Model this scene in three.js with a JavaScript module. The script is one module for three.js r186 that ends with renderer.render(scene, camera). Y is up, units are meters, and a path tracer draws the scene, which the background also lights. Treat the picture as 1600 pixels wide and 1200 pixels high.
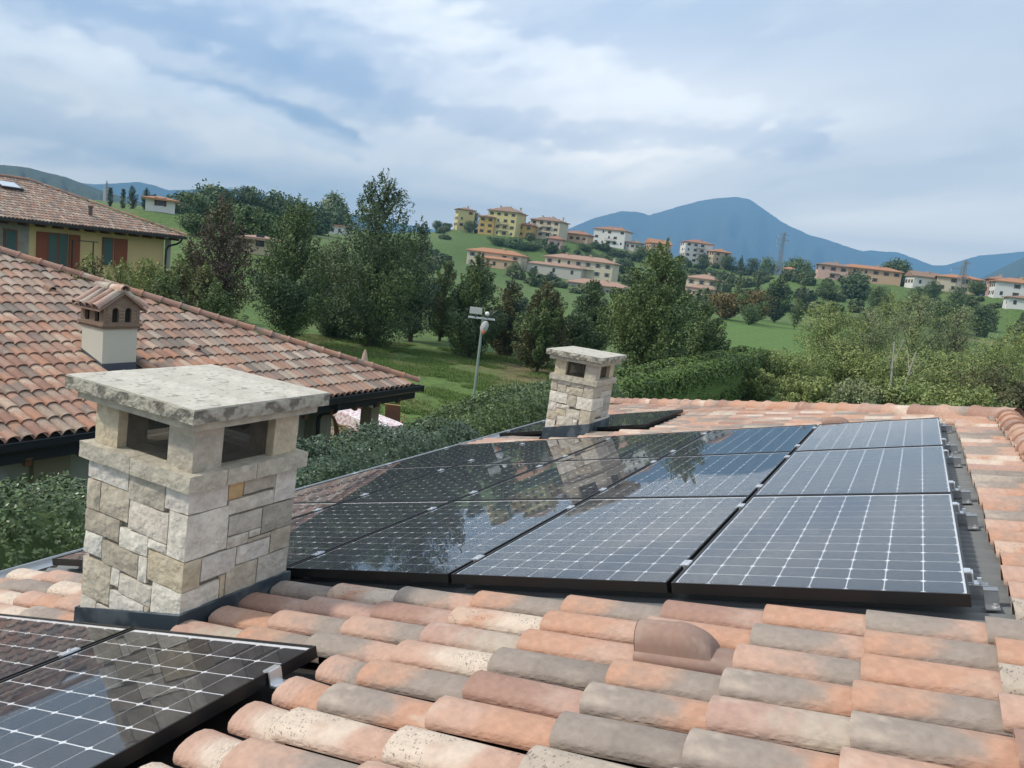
import * as THREE from 'three';
import { mergeGeometries } from 'three/addons/utils/BufferGeometryUtils.js';

/* ---------- camera ---------- */
const scene = new THREE.Scene();
const PW = 1600, PH = 1200, FOCAL = 1194.84;
const EYE = new THREE.Vector3(4.7683, 2.2843, 2.9313);
const RIGHT = new THREE.Vector3(0.874304, 0.120749, -0.470119);
const DOWN = new THREE.Vector3(0.177912, -0.980875, 0.078937);
const FWD = new THREE.Vector3(-0.451596, -0.152655, -0.879066);
const camera = new THREE.PerspectiveCamera(2 * Math.atan(600 / FOCAL) * 180 / Math.PI, PW / PH, 0.05, 40000);
camera.position.copy(EYE);
camera.quaternion.setFromRotationMatrix(new THREE.Matrix4().makeBasis(RIGHT, DOWN.clone().negate(), FWD.clone().negate()));
scene.add(camera);

/* ---------- random, noise ---------- */
function rngOf(seed) { let a = seed >>> 0; return () => { a |= 0; a = a + 0x6D2B79F5 | 0; let t = Math.imul(a ^ a >>> 15, 1 | a); t = t + Math.imul(t ^ t >>> 7, 61 | t) ^ t; return ((t ^ t >>> 14) >>> 0) / 4294967296; }; }
function hash3(x, y, z) { let h = Math.imul(x, 374761393) + Math.imul(y, 668265263) + Math.imul(z, 1274126177) | 0; h = Math.imul(h ^ h >>> 13, 1274126177); return ((h ^ h >>> 16) >>> 0) / 4294967296; }
function noise3(x, y, z) {
  const X = Math.floor(x), Y = Math.floor(y), Z = Math.floor(z); let fx = x - X, fy = y - Y, fz = z - Z;
  fx = fx * fx * (3 - 2 * fx); fy = fy * fy * (3 - 2 * fy); fz = fz * fz * (3 - 2 * fz);
  const l = (a, b, t) => a + (b - a) * t;
  return l(l(l(hash3(X, Y, Z), hash3(X + 1, Y, Z), fx), l(hash3(X, Y + 1, Z), hash3(X + 1, Y + 1, Z), fx), fy),
    l(l(hash3(X, Y, Z + 1), hash3(X + 1, Y, Z + 1), fx), l(hash3(X, Y + 1, Z + 1), hash3(X + 1, Y + 1, Z + 1), fx), fy), fz);
}
function fbm(x, y, z, oct = 4) { let s = 0, a = 0.5, n = 0; for (let i = 0; i < oct; i++) { s += a * noise3(x, y, z); n += a; a *= 0.5; x *= 2.03; y *= 2.03; z *= 2.03; } return s / n; }
const clamp = (x, a = 0, b = 1) => Math.min(b, Math.max(a, x));
const sstep = (a, b, x) => { const t = clamp((x - a) / (b - a)); return t * t * (3 - 2 * t); };
const mix = (a, b, t) => a + (b - a) * t;
const mix3 = (a, b, t) => [mix(a[0], b[0], t), mix(a[1], b[1], t), mix(a[2], b[2], t)];
const D2R = Math.PI / 180;
/* a photograph pixel turned into a direction / a point at a horizontal distance */
function rayOf(px, py) { return FWD.clone().addScaledVector(RIGHT, (px - 800) / FOCAL).addScaledVector(DOWN, (py - 600) / FOCAL).normalize(); }
function at(px, py, d) { const r = rayOf(px, py); return EYE.clone().addScaledVector(r, d / Math.hypot(r.x, r.z)); }
function azel(px, py) { const r = rayOf(px, py); return [Math.atan2(r.x, -r.z) / D2R, Math.asin(r.y) / D2R]; }

/* ---------- sky, sun, exposure ---------- */
const SUN_DIR = new THREE.Vector3(-0.66, 0.70, 0.34).normalize();
{
  const W = 2560, H = 1280, data = new Float32Array(W * H * 4);
  const streak = (p0, p1, width) => { const a = azel(...p0), b = azel(...p1); return [a, b, width]; };
  const chain = (pts, weight) => pts.slice(1).map((p, k) => [...streak(pts[k], p, (pts[k][2] + p[2]) / 2), weight]);
  const bright = [...chain([[-260, -10, 1.4], [-100, 22, 1.3], [0, 48, 1.25], [110, 86, 1.2], [260, 136, 1.0], [350, 170, .85], [440, 200, .6], [560, 238, .4]], .85), ...chain([[430, -60, 2.2], [620, 20, 2.2], [760, 72, 2.0], [900, 108, 1.7], [1010, 142, 1.3], [1150, 180, .9]], .6), ...chain([[-200, 235, .7], [180, 250, .7], [420, 258, .8], [700, 286, .8], [900, 316, .6]], .35), ...chain([[500, 215, .6], [720, 240, .7], [950, 268, .6]], .3)];
  const dark = [...chain([[40, -20, 1.8], [260, 40, 2.0], [420, 88, 1.9], [560, 135, 1.4]], .6), ...chain([[230, 118, .7], [330, 148, 1.1], [440, 178, 1.0], [540, 205, .5]], .7), ...chain([[560, 150, 1.3], [740, 190, 1.5], [930, 218, 1.2], [1100, 205, 1.4], [1280, 222, .9]], .4), ...chain([[-260, 150, 2.2], [0, 180, 2.2], [220, 218, 1.2]], .3)];
  const near = (az, el, [a, b, w], n) => {
    const dx = b[0] - a[0], dy = b[1] - a[1], L2 = dx * dx + dy * dy; const t = clamp(((az - a[0]) * dx + (el - a[1]) * dy) / L2);
    const d = Math.hypot((az - a[0] - t * dx) * 0.75, el - a[1] - t * dy) / (w * (0.25 + 1.2 * n)); return Math.exp(-d * d * d);
  };
  for (let j = 0; j < H; j++) {
    const v = (j + 0.5) / H, el = (v - 0.5) * Math.PI, sy = Math.sin(el), cy = Math.cos(el), eld = el / D2R;
    for (let i = 0; i < W; i++) {
      const th = ((i + 0.5) / W - 0.5) * 2 * Math.PI, dx = Math.cos(th) * cy, dz = Math.sin(th) * cy;
      const az = Math.atan2(dx, -dz) / D2R;
      let c;
      if (eld < -2) c = [0.20, 0.23, 0.22];
      else {
        const e = Math.max(eld, 0), k = 1 / (sy * 0.9 + 0.16);
        c = mix3([3.0, 2.6, 2.05], [0.52, 0.62, 0.79], sstep(2, 19, e)); c = mix3(c, [0.52, 0.61, 0.75], sstep(25, 60, e));
        const rx = dx * k, rz = dz * k, ux = rx * 0.82 + rz * 0.57, uz = -rx * 0.57 + rz * 0.82;
        const n1 = fbm(ux * 0.55 + 3.1, uz * 1.5 + 1.7, 0.3, 6), n2 = fbm(ux * 2.2 + 9, uz * 6.0 + 5, 2.7, 6), n3 = fbm(rx * 0.35 + 20, rz * 0.35, 7.7, 3);
        let cov = sstep(0.36, 0.66, n1 * 0.62 + n2 * 0.22 + n3 * 0.26);
        cov = clamp(cov * 0.80 + 0.10);
        const cloud = mix3([0.52, 0.58, 0.67], [0.84, 0.85, 0.86], sstep(0.42, 0.58, n2 * 0.75 + n1 * 0.25));
        c = mix3(c, cloud, cov * 0.85 * sstep(1, 9, e));
        // the hazy milky veil of the right half of the view goes on round that side
        c = mix3(c, [0.56, 0.61, 0.66], 0.62 * sstep(-28, 6, az) * sstep(175, 120, az) * sstep(0, 10, e));
        if (az > -75 && az < 20 && eld < 45) {
          const wa = az + 3.2 * (fbm(az * 0.16, eld * 0.35, 4.4, 5) - 0.5), we = eld + 2.2 * (fbm(az * 0.2 + 30, eld * 0.5, 8.8, 5) - 0.5), fine = clamp((fbm(az * 0.45 + eld * 0.2, eld * 1.3 - az * 0.3, 5.5, 6) - 0.5) * 1.9 + 0.5);
          let b = 0, d = 0; for (const s of bright) b = Math.max(b, s[3] * near(wa, we, s, fine)); for (const s of dark) d = Math.max(d, s[3] * near(wa, we, s, fine));
          c = mix3(c, [0.40, 0.54, 0.78], 0.45 * sstep(-15, -45, az) * sstep(6, 12, eld));
          c = mix3(c, [0.28, 0.40, 0.62], d); c = mix3(c, [1.22, 1.21, 1.17], b * (0.55 + 0.6 * fine));
        }
        if (eld < 0) c = mix3([0.20, 0.23, 0.22], c, sstep(-2, 0, eld));
      }
      const o = (j * W + i) * 4; data[o] = c[0]; data[o + 1] = c[1]; data[o + 2] = c[2]; data[o + 3] = 1;
    }
  }
  const sky = new THREE.DataTexture(data, W, H, THREE.RGBAFormat, THREE.FloatType);
  sky.mapping = THREE.EquirectangularReflectionMapping; sky.magFilter = sky.minFilter = THREE.LinearFilter; sky.wrapS = THREE.RepeatWrapping; sky.needsUpdate = true;
  scene.background = sky; scene.environment = sky;
}
const sun = new THREE.DirectionalLight(new THREE.Color().setRGB(1, 0.92, 0.80), 2.3);
sun.position.copy(SUN_DIR).multiplyScalar(120); sun.target.position.set(0, 0, -10); scene.add(sun, sun.target);
sun.castShadow = true; sun.shadow.radius = 7; sun.shadow.mapSize.set(4096, 4096);
Object.assign(sun.shadow.camera, { left: -70, right: 70, top: 70, bottom: -70, near: 1, far: 320 });
scene.fog = new THREE.FogExp2(new THREE.Color().setRGB(0.28, 0.61, 1.0), 0.00022);
const renderer = new THREE.WebGLRenderer({ antialias: true });
renderer.toneMapping = THREE.LinearToneMapping; renderer.toneMappingExposure = 1.42;
renderer.shadowMap.enabled = true; renderer.shadowMap.type = THREE.PCFSoftShadowMap;

/* ---------- building helpers ---------- */
const taken = new Map();
function numbered(n) { const k = (taken.get(n) ?? -1) + 1; taken.set(n, k); return k ? `${n}_${String(k).padStart(3, '0')}` : n; }
function tag(o, label, category, group, kind) { if (label) o.userData.label = label; if (category) o.userData.category = category; if (group) o.userData.group = group; if (kind) o.userData.kind = kind; return o; }
function thing(name, label, category, pos, turn = 0, group) { const g = new THREE.Group(); g.name = numbered(name); g.position.copy(pos); g.rotation.y = turn; scene.add(g); return tag(g, label, category, group); }
function add(name, geo, mat, parent) { const m = new THREE.Mesh(geo, mat); m.name = parent === scene ? numbered(name) : name; m.castShadow = m.receiveShadow = true; parent.add(m); return m; }
function rgb(r, g, b) { return new THREE.Color().setRGB(r, g, b); }
function std(c, rough = 0.8, extra = {}) { return new THREE.MeshStandardMaterial({ color: rgb(...c), roughness: rough, ...extra }); }
function box(w, h, d, x = 0, y = 0, z = 0, ry = 0) { const g = new THREE.BoxGeometry(w, h, d); if (ry) g.rotateY(ry); g.translate(x, y, z); return g; }
function boxBetween(x0, x1, y0, y1, z0, z1) { return box(x1 - x0, y1 - y0, z1 - z0, (x0 + x1) / 2, (y0 + y1) / 2, (z0 + z1) / 2); }
function rod(a, b, r0, r1 = r0, seg = 8) { const d = b.clone().sub(a), g = new THREE.CylinderGeometry(r1, r0, d.length(), seg, 1); g.applyQuaternion(new THREE.Quaternion().setFromUnitVectors(new THREE.Vector3(0, 1, 0), d.clone().normalize())); g.translate(...a.clone().add(b).multiplyScalar(0.5).toArray()); return g; }
const V3 = (x, y, z) => new THREE.Vector3(x, y, z);
function merge(list) { return mergeGeometries(list.map(g => { const q = g.index ? g.toNonIndexed() : g; for (const k of Object.keys(q.attributes)) if (!['position', 'normal', 'uv', 'color'].includes(k)) q.deleteAttribute(k); return q; })); }
function geoOf(pos, idx, uv) { const g = new THREE.BufferGeometry(); g.setAttribute('position', new THREE.Float32BufferAttribute(pos, 3)); if (uv) g.setAttribute('uv', new THREE.Float32BufferAttribute(uv, 2)); g.setIndex(idx); g.computeVertexNormals(); return g; }
function poly(verts, faces) { // flat-shaded solid from vertices and quads/tris, uv in metres on the dominant plane
  const p = [], uv = [];
  for (const f of faces) for (let k = 1; k + 1 < f.length; k++) {
    const [a, b, c] = [verts[f[0]], verts[f[k]], verts[f[k + 1]]]; const n = V3(...b).sub(V3(...a)).cross(V3(...c).sub(V3(...a)));
    const ax = [Math.abs(n.x), Math.abs(n.y), Math.abs(n.z)], m = ax.indexOf(Math.max(...ax));
    for (const q of [a, b, c]) { p.push(...q); uv.push(...(m === 0 ? [q[2], q[1]] : m === 1 ? [q[0], q[2]] : [q[0], q[1]])); }
  }
  const g = new THREE.BufferGeometry(); g.setAttribute('position', new THREE.Float32BufferAttribute(p, 3)); g.setAttribute('uv', new THREE.Float32BufferAttribute(uv, 2)); g.computeVertexNormals(); return g;
}
const toByte = c => Math.round(255 * clamp(c <= 0.0031308 ? c * 12.92 : 1.055 * Math.pow(c, 1 / 2.4) - 0.055));
function texture(w, h, fn, colour = true, repeat) { // fn(u,v) -> linear rgb, or a scalar for data maps
  const d = new Uint8Array(w * h * 4);
  for (let j = 0; j < h; j++) for (let i = 0; i < w; i++) { const c = fn((i + 0.5) / w, (j + 0.5) / h), o = (j * w + i) * 4; if (colour) { d[o] = toByte(c[0]); d[o + 1] = toByte(c[1]); d[o + 2] = toByte(c[2]); } else d[o] = d[o + 1] = d[o + 2] = Math.round(255 * clamp(c)); d[o + 3] = 255; }
  const t = new THREE.DataTexture(d, w, h, THREE.RGBAFormat); t.magFilter = THREE.LinearFilter; t.minFilter = THREE.LinearMipmapLinearFilter; t.generateMipmaps = true; t.wrapS = t.wrapT = THREE.RepeatWrapping;
  if (colour) t.colorSpace = THREE.SRGBColorSpace; if (repeat) t.repeat.set(...repeat); t.needsUpdate = true; return t;
}
function ring(u, v, f, seed, oct = 4) { // noise that tiles over the unit square
  let p = Math.max(2, Math.round(f * 3)), sum = 0, a = 0.5, n = 0;
  for (let k = 0; k < oct; k++) {
    const x = u * p, y = v * p, X = Math.floor(x), Y = Math.floor(y); let fx = x - X, fy = y - Y; fx = fx * fx * (3 - 2 * fx); fy = fy * fy * (3 - 2 * fy); const w = q => ((q % p) + p) % p, S = seed * 131 + k * 17;
    const t0 = mix(hash3(w(X), w(Y), S), hash3(w(X + 1), w(Y), S), fx), t1 = mix(hash3(w(X), w(Y + 1), S), hash3(w(X + 1), w(Y + 1), S), fx); sum += a * mix(t0, t1, fy); n += a; a *= 0.5; p *= 2;
  }
  return sum / n;
}

/* ---------- ground ---------- */
/* village houses: label, photo pixel of the base, metres away, width, depth, floors, window columns, turn, wall, roof, options */
const VILLAGE = [
  ['yellow tower-like house, leftmost on the hilltop', 724, 357, 395, 8.5, 8, 3, 2, 12, 'yellow', 'brown', { rise: 1.2 }],
  ['large yellow apartment block on the hilltop', 789, 371, 385, 15, 13, 4, 4, -22, 'yellow', 'brown', { rise: 2.6, chimneys: 3, balcony: 2 }],
  ['ochre lower block left of the large yellow one', 760, 367, 384, 7.5, 8, 3, 2, -10, 'ochre', 'brown', { rise: 1.1, flo: 2.8 }],
  ['small ochre house right of the large yellow block', 822, 372, 386, 7.5, 8, 2, 2, -16, 'ochre', 'red', { rise: 1.2 }],
  ['cream block with balconies right of the ochre house', 856, 373, 392, 16, 11, 3, 4, -24, 'cream', 'brown', { rise: 2.0, flo: 2.8, balcony: 2, chimneys: 3 }],
  ['small pink hip-roofed house below the cream block', 868, 387, 352, 6.5, 6, 1, 2, -10, 'pink', 'red', { rise: 1.5, flo: 3.6 }],
  ['low long red-roofed house right of the cream block', 902, 378, 400, 14, 8, 1, 4, -24, 'peach', 'red', { rise: 1.6, flo: 3.6 }],
  ['white four-storey block alone on the slope', 955, 385, 430, 18, 11, 3, 5, -20, 'white', 'red', { rise: 1.8, flo: 2.8, balcony: 1, chimneys: 2 }],
  ['low grey house touching the white four-storey block', 991, 390, 425, 8, 7, 1, 3, -20, 'grey', 'brown', { rise: 1.0, flo: 3.4 }],
  ['peach house with wide orange gable roof', 1027, 391, 450, 12, 10, 1, 3, 20, 'peach', 'orange', { rise: 2.4, flo: 3.4, hip: false }],
  ['tall white apartment block with balcony stack', 1084, 412, 455, 15.5, 11, 4, 4, 16, 'white', 'red', { rise: 1.8, flo: 2.85, balcony: 3 }],
  ['beige house joined right of the white apartment block', 1120, 418, 450, 10, 9, 3, 2, 24, 'beige', 'orange', { rise: 1.7, flo: 2.8 }],
  ['long cream house with orange roof under the green slope', 775, 420, 292, 21, 9, 2, 5, -18, 'cream', 'orange', { rise: 1.5, flo: 2.8, shutters: 'grey', wing: [-4, 9, 3.4, 6, 'peach'] }],
  ['long terrace house with balconies below the village', 907, 432, 290, 26, 10, 2, 7, -16, 'cream', 'pinkish', { rise: 1.6, flo: 2.9, balcony: 1, chimneys: 3, shutters: 'grey', wing: [-18, 3, 2.6, 5, 'grey'] }],
  ['low-roofed terrace wing half hidden by the dark slender tree', 935, 462, 262, 20, 8, 1, 5, -16, 'grey', 'pinkish', { rise: 1.5, flo: 3.4, shutters: 'grey' }],
  ['two-storey terrace house right of the fresh green tree', 1098, 462, 285, 11, 9, 2, 3, -14, 'cream', 'pinkish', { rise: 1.5, flo: 2.9, balcony: 1, shutters: 'grey', wing: [-4, 5.5, 2.4, 5, 'pink'] }],
  ['pink house, left end of the row on the right ridge', 1297, 438, 345, 11.5, 9, 2, 3, 6, 'pink', 'brown', { rise: 1.3, flo: 2.9, balcony: 1 }],
  ['long orange house joined to the pink one on the ridge', 1355, 443, 350, 23, 9, 2, 6, 8, 'peach', 'orange', { rise: 1.4, flo: 2.8 }],
  ['white gabled house on the right ridge', 1440, 448, 345, 10, 9, 1, 2, 20, 'white', 'brown', { rise: 2.0, flo: 3.6, hip: false }],
  ['cream house with orange roof behind the lattice pylon', 1494, 458, 340, 15, 9, 2, 4, 4, 'cream', 'orange', { rise: 1.3, flo: 2.7 }],
  ['pink house left in the cluster at the right edge', 1553, 461, 330, 6, 8, 2, 2, 8, 'pink', 'red', { rise: 1.2, flo: 2.7 }],
  ['white house with orange roof cut by the right edge', 1580, 468, 322, 13, 9, 2, 3, 12, 'white', 'orange', { rise: 1.6, flo: 2.8 }],
  ['white low house with flat-looking roof at the right terraces', 1592, 482, 290, 8, 7, 1, 2, 10, 'white', 'brown', { rise: .8, flo: 3 }],
  ['low house with red roof between the dark columnar trees', 517, 366, 290, 12, 8, 1, 4, -20, 'white', 'red', { rise: 1.2, flo: 3.0 }],
  ['white-walled building behind the hip of the yellow house', 250, 331, 150, 4.6, 7, 1, 1, 0, 'white', 'orange', { rise: .5, flo: 1.9, side: 0, chimneys: 0 }],
  ['low shed with pale flat roof behind the copper tree', 405, 398, 95, 3.4, 6, 1, 1, 0, 'beige', 'pinkish', { rise: .3, flo: 1.7, side: 1, chimneys: 0, shutters: null }],
  ['small white house left below the ridge trees', 1232, 430, 385, 6, 6, 1, 2, 0, 'white', 'orange', { rise: 1.0, flo: 2.6, chimneys: 0 }],
];
const PADS = VILLAGE.map(([, px, py, d, w, dp]) => { const p = at(px, py, d); return [p.x, p.z, p.y + 0.15, Math.max(w, dp) * 0.9 + 2]; });

const GROUND = -3.4;
const TERRAIN = [ // azimuth in degrees seen from the roof, then [metres, height]
  [-180, [60, -3.4], [400, -3.4], [3000, 5]], [-95, [60, -3.4], [400, 0], [3000, 20]],
  [-66, [60, -3.4], [100, -1.5], [150, 2.5], [260, 5], [500, 9], [3000, 40]], [-50, [60, -3.4], [95, -1.6], [150, 2.2], [210, 4.2], [280, 6], [500, 10], [3000, 40]],
  [-40, [70, -3.4], [110, -2], [150, 0], [220, 3], [320, 7], [420, 10], [3000, 30]], [-33.5, [80, -3.4], [180, -3.2], [260, 0], [340, 9.5], [390, 13.5], [520, 13.5], [3000, 20]],
  [-29, [80, -3.4], [200, -3.4], [270, -1.5], [320, 6], [375, 13.6], [520, 15], [3000, 20]], [-25, [80, -3.4], [220, -3.6], [285, -1.4], [330, 4], [385, 12.5], [450, 15], [3000, 20]],
  [-20, [80, -3.4], [220, -3.6], [290, -1.0], [350, 5], [420, 13], [520, 16], [3000, 20]], [-14, [80, -3.4], [210, -3.5], [270, -1.5], [340, 4], [430, 11], [520, 14.5], [3000, 20]],
  [-8, [80, -3.4], [200, -3.4], [240, -1.5], [300, 5], [360, 11.3], [600, 13], [3000, 20]], [0, [80, -3.6], [170, -3.4], [240, -0.5], [300, 5], [350, 9], [600, 12], [3000, 20]],
  [10, [80, -3.6], [170, -3.4], [260, 0], [350, 7], [600, 9], [3000, 20]], [40, [60, -3.4], [400, -2], [3000, 10]], [180, [60, -3.4], [400, -3.4], [3000, 5]]];
function rowHeight(row, d) { let p = row[1]; if (d <= p[0]) return p[1]; for (let k = 2; k < row.length; k++) { const q = row[k]; if (d <= q[0]) return mix(p[1], q[1], sstep(0, 1, (d - p[0]) / (q[0] - p[0])) * 0.5 + 0.5 * (d - p[0]) / (q[0] - p[0])); p = q; } return p[1]; }
function groundAt(x, z) {
  const dx = x - EYE.x, dz = z - EYE.z, d = Math.hypot(dx, dz), az = Math.atan2(dx, -dz) / D2R; let k = 0; while (k < TERRAIN.length - 2 && az > TERRAIN[k + 1][0]) k++;
  const a = TERRAIN[k], b = TERRAIN[k + 1], t = sstep(0, 1, (az - a[0]) / (b[0] - a[0])); let h = mix(rowHeight(a, d), rowHeight(b, d), t), sw = 0, sh = 0, top = 0;
  if (d > 80) for (const [px, pz, py, r] of PADS) { const q = Math.hypot(x - px, z - pz) / r; if (q > 4) continue; const w = Math.exp(-Math.pow(q * 0.75, 3)); sw += w; sh += w * py; top = Math.max(top, w); }
  return sw > 1e-4 ? mix(h, sh / sw, top) : h;
}
{
  const azs = []; for (let a = -180; a < -72; a += 6) azs.push(a); for (let a = -72; a < 18; a += 0.6) azs.push(a); for (let a = 18; a <= 180; a += 6) azs.push(a);
  const ds = [1.5]; while (ds[ds.length - 1] < 7600) { const d = ds[ds.length - 1]; ds.push(d * (d > 60 && d < 500 ? 1.035 : d > 14 && d <= 60 ? 1.045 : 1.16)); }
  const pos = [], col = [], uv = [], idx = [], na = azs.length;
  ds.forEach((d, r) => azs.forEach((a, i) => {
    const x = EYE.x + Math.sin(a * D2R) * d, z = EYE.z - Math.cos(a * D2R) * d; let y = groundAt(x, z); const rough = fbm(x * 0.06, z * 0.06, 4.2, 3) - 0.5; if (d > 70) y += rough * Math.min(0.8, (d - 70) * 0.01);
    pos.push(x, y, z); uv.push(x / 5, z / 5);
    const n = fbm(x * 0.05 + 7, z * 0.05, 1.1, 4), n2 = fbm(x * 0.3, z * 0.3 + 9, 3.3, 3);
    let c = mix3([0.095, 0.170, 0.036], [0.135, 0.210, 0.052], n);                                  // meadow
    c = mix3(c, [0.22, 0.20, 0.10], 0.45 * sstep(0.55, 0.75, n2));                                   // dry patches
    if (d > 75 && d < 190 && a > -13 && a < -4) c = mix3(c, [0.115, 0.215, 0.035], 0.85);            // mown bright field
    if (d > 210 && a > -33 && a < -27) c = mix3(c, [0.095, 0.165, 0.035], 0.8);                      // green slope under the village
    if (a > -4 && a < 16 && d > 90 && d < 260) { const w = d + 10 * fbm(x * .03, z * .03, 5, 2) + a * 1.5; for (const [d0, d1] of [[108, 118], [140, 147], [172, 178], [214, 220]]) if (w > d0 && w < d1) c = mix3(c, [0.30, 0.27, 0.15], 0.7); }
    if (d > 420) c = mix3(c, [0.045, 0.075, 0.028], 0.8 * sstep(420, 800, d));                       // woods
    if (d > 34 && d < 48 && a > -40 && a < -20) c = mix3(c, [0.24, 0.17, 0.10], 0.75 * sstep(34, 38, d) * sstep(0.42, 0.6, fbm(x * 0.2, z * 0.2, 8, 3)));
    col.push(...c);
  }));
  for (let r = 0; r + 1 < ds.length; r++) for (let i = 0; i + 1 < na; i++) { const a = r * na + i, b = a + 1, c = a + na, d = c + 1; idx.push(a, b, c, b, d, c); }
  const c0 = pos.length / 3; pos.push(EYE.x, GROUND, EYE.z); uv.push(0, 0); col.push(0.1, 0.15, 0.04); for (let i = 0; i + 1 < na; i++) idx.push(c0, i + 1, i);
  const g = geoOf(pos, idx, uv); g.setAttribute('color', new THREE.Float32BufferAttribute(col, 3));
  const grass = texture(512, 512, (u, v) => { const n = ring(u, v, 9, 3, 5), m = ring(u, v, 2.2, 11, 3); const k = 0.62 + 0.7 * (n - 0.25) + 0.5 * (m - 0.5); return [k * 0.98, k, k * 0.9].map(x => clamp(x)); });
  const bump = texture(256, 256, (u, v) => ring(u, v, 12, 5, 4), false);
  const m = add('ground', g, new THREE.MeshStandardMaterial({ vertexColors: true, map: grass, roughness: 0.95, bumpMap: bump, bumpScale: 0.06 }), scene); m.userData.kind = 'structure';
}
/* mountains and hills: ridge lines with real bodies */
function range(name, d, ridge, foot, depth, color, seed, rough) {
  const pts = ridge.map(([x, y]) => at(x, y, d)), N = 220, M = 18, pos = [], idx = []; // resample along the ridge
  const cum = [0]; for (let i = 1; i < pts.length; i++) cum.push(cum[i - 1] + pts[i].distanceTo(pts[i - 1]));
  for (let i = 0; i <= N; i++) {
    const s = cum[cum.length - 1] * i / N; let k = 1; while (k < cum.length - 1 && cum[k] < s) k++; const t = (s - cum[k - 1]) / (cum[k] - cum[k - 1]);
    const p = pts[k - 1].clone().lerp(pts[k], t), out = V3(p.x - EYE.x, 0, p.z - EYE.z).normalize();
    for (let j = -M; j <= M; j++) {
      const q = Math.abs(j) / M, w = j <= 0 ? depth : depth * 0.7, away = (j <= 0 ? -1 : 1) * q * w;
      const gully = (fbm(i * 0.16 + seed, j * 0.20, seed, 5) - 0.5) * rough * (0.03 + 2.2 * q * (1 - q) * 2);
      const y = mix(p.y, foot, Math.pow(q, 0.9)) + gully + (j === 0 ? (fbm(i * 0.5, seed, 3, 3) - 0.5) * rough * 0.05 : 0);
      const side = (fbm(i * 0.2, j * 0.3, seed + 5, 2) - 0.5) * rough * q;
      pos.push(p.x + out.x * away - out.z * side, y, p.z + out.z * away + out.x * side);
    }
  }
  const c = 2 * M + 1; for (let i = 0; i < N; i++) for (let j = 0; j + 1 < c; j++) { const a = i * c + j; idx.push(a, a + 1, a + c, a + 1, a + c + 1, a + c); }
  const m = add(name, geoOf(pos, idx), std(color, 0.95, { side: THREE.DoubleSide }), scene); m.userData.kind = 'structure'; return m;
}
range('mountain', 7000, [[760, 470], [830, 392], [890, 357], [930, 340], [972, 330], [992, 331], [1015, 336], [1050, 326], [1090, 314], [1130, 308.5], [1152, 308], [1172, 312], [1190, 324], [1216, 343], [1235, 354], [1262, 366], [1305, 379], [1350, 394], [1382, 410], [1410, 424], [1470, 452], [1560, 500]], -30, 1800, [0.075, 0.090, 0.088], 3, 190);
range('mountain', 8200, [[1180, 440], [1280, 402], [1360, 391], [1378, 393], [1402, 394], [1430, 404], [1458, 415], [1480, 414], [1530, 399], [1560, 397], [1600, 393], [1700, 380]], -50, 1400, [0.055, 0.085, 0.075], 9, 100);
range('hill', 3600, [[1440, 470], [1500, 446], [1530, 436], [1560, 421], [1600, 402], [1700, 370], [1800, 350]], -30, 1300, [0.050, 0.075, 0.050], 14, 60);
range('hill', 6200, [[-200, 262], [60, 280], [150, 288], [190, 286], [215, 284], [240, 289], [262, 297], [300, 296], [345, 293], [372, 296], [420, 306], [520, 330], [640, 352], [760, 372], [900, 400]], -40, 1500, [0.050, 0.080, 0.062], 21, 46);
range('hill', 1700, [[-300, 225], [-120, 246], [-40, 256], [10, 258], [45, 262], [75, 270], [100, 276], [130, 287], [165, 300], [230, 318], [300, 336]], 5, 620, [0.040, 0.062, 0.032], 30, 22);
console.log('ground done');

/* ---------- clay tiles ---------- */
const CLAY = { orange: [0.53, 0.30, 0.20], salmon: [0.54, 0.345, 0.258], cream: [0.66, 0.54, 0.43], grey: [0.325, 0.265, 0.222], soot: [0.262, 0.216, 0.182], brown: [0.37, 0.22, 0.165], rose: [0.47, 0.30, 0.235], sand: [0.47, 0.39, 0.31] };
function clayMap(seed, a, b, edge, speck, pale) { // kiln-flashed clay: a ground tone and a flashed tone with a ragged border, lichen specks, scrapes
  return texture(256, 128, (u, v) => {
    const n = fbm(u * 5 + seed * 3.7, v * 3, seed, 4), f = fbm(u * 26, v * 16, seed + 4, 3); let t = sstep(edge - 0.24, edge + 0.24, u + (n - 0.5) * 0.7 + (v - 0.5) * 0.25);
    let c = mix3(a, b, t); c = mix3(c, pale ? CLAY.cream : CLAY.sand, sstep(0.55, 0.75, fbm(u * 3 + 9, v * 4, seed + 8, 3)) * (pale ? 0.5 : 0.25));
    const k = 0.86 + 0.28 * f; c = [c[0] * k, c[1] * k, c[2] * k];
    if (speck && sstep(0.80, 0.83, noise3(u * 130, v * 50, seed + 12)) * sstep(0.50, 0.62, fbm(u * 4, v * 3, seed + 15, 2)) > 0.4) c = mix3(c, [0.10, 0.085, 0.07], 0.7);
    
    return c;
  });
}
const clayBump = texture(128, 128, (u, v) => ring(u, v, 8, 2, 5), false);
const clayKinds = [['orange', 'salmon', .5, 0, 0], ['salmon', 'grey', .5, 0, 0], ['orange', 'grey', .4, 0, 0], ['grey', 'soot', .5, 0, 0], ['cream', 'salmon', .5, 1, 1], ['salmon', 'cream', .5, 1, 1], ['grey', 'salmon', .55, 0, 0], ['rose', 'rose', .5, 0, 0], ['brown', 'rose', .6, 0, 0], ['grey', 'orange', .6, 0, 1], ['salmon', 'orange', .4, 0, 1], ['sand', 'grey', .5, 1, 1], ['orange', 'cream', .55, 1, 1], ['rose', 'sand', .5, 0, 1]];
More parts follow.
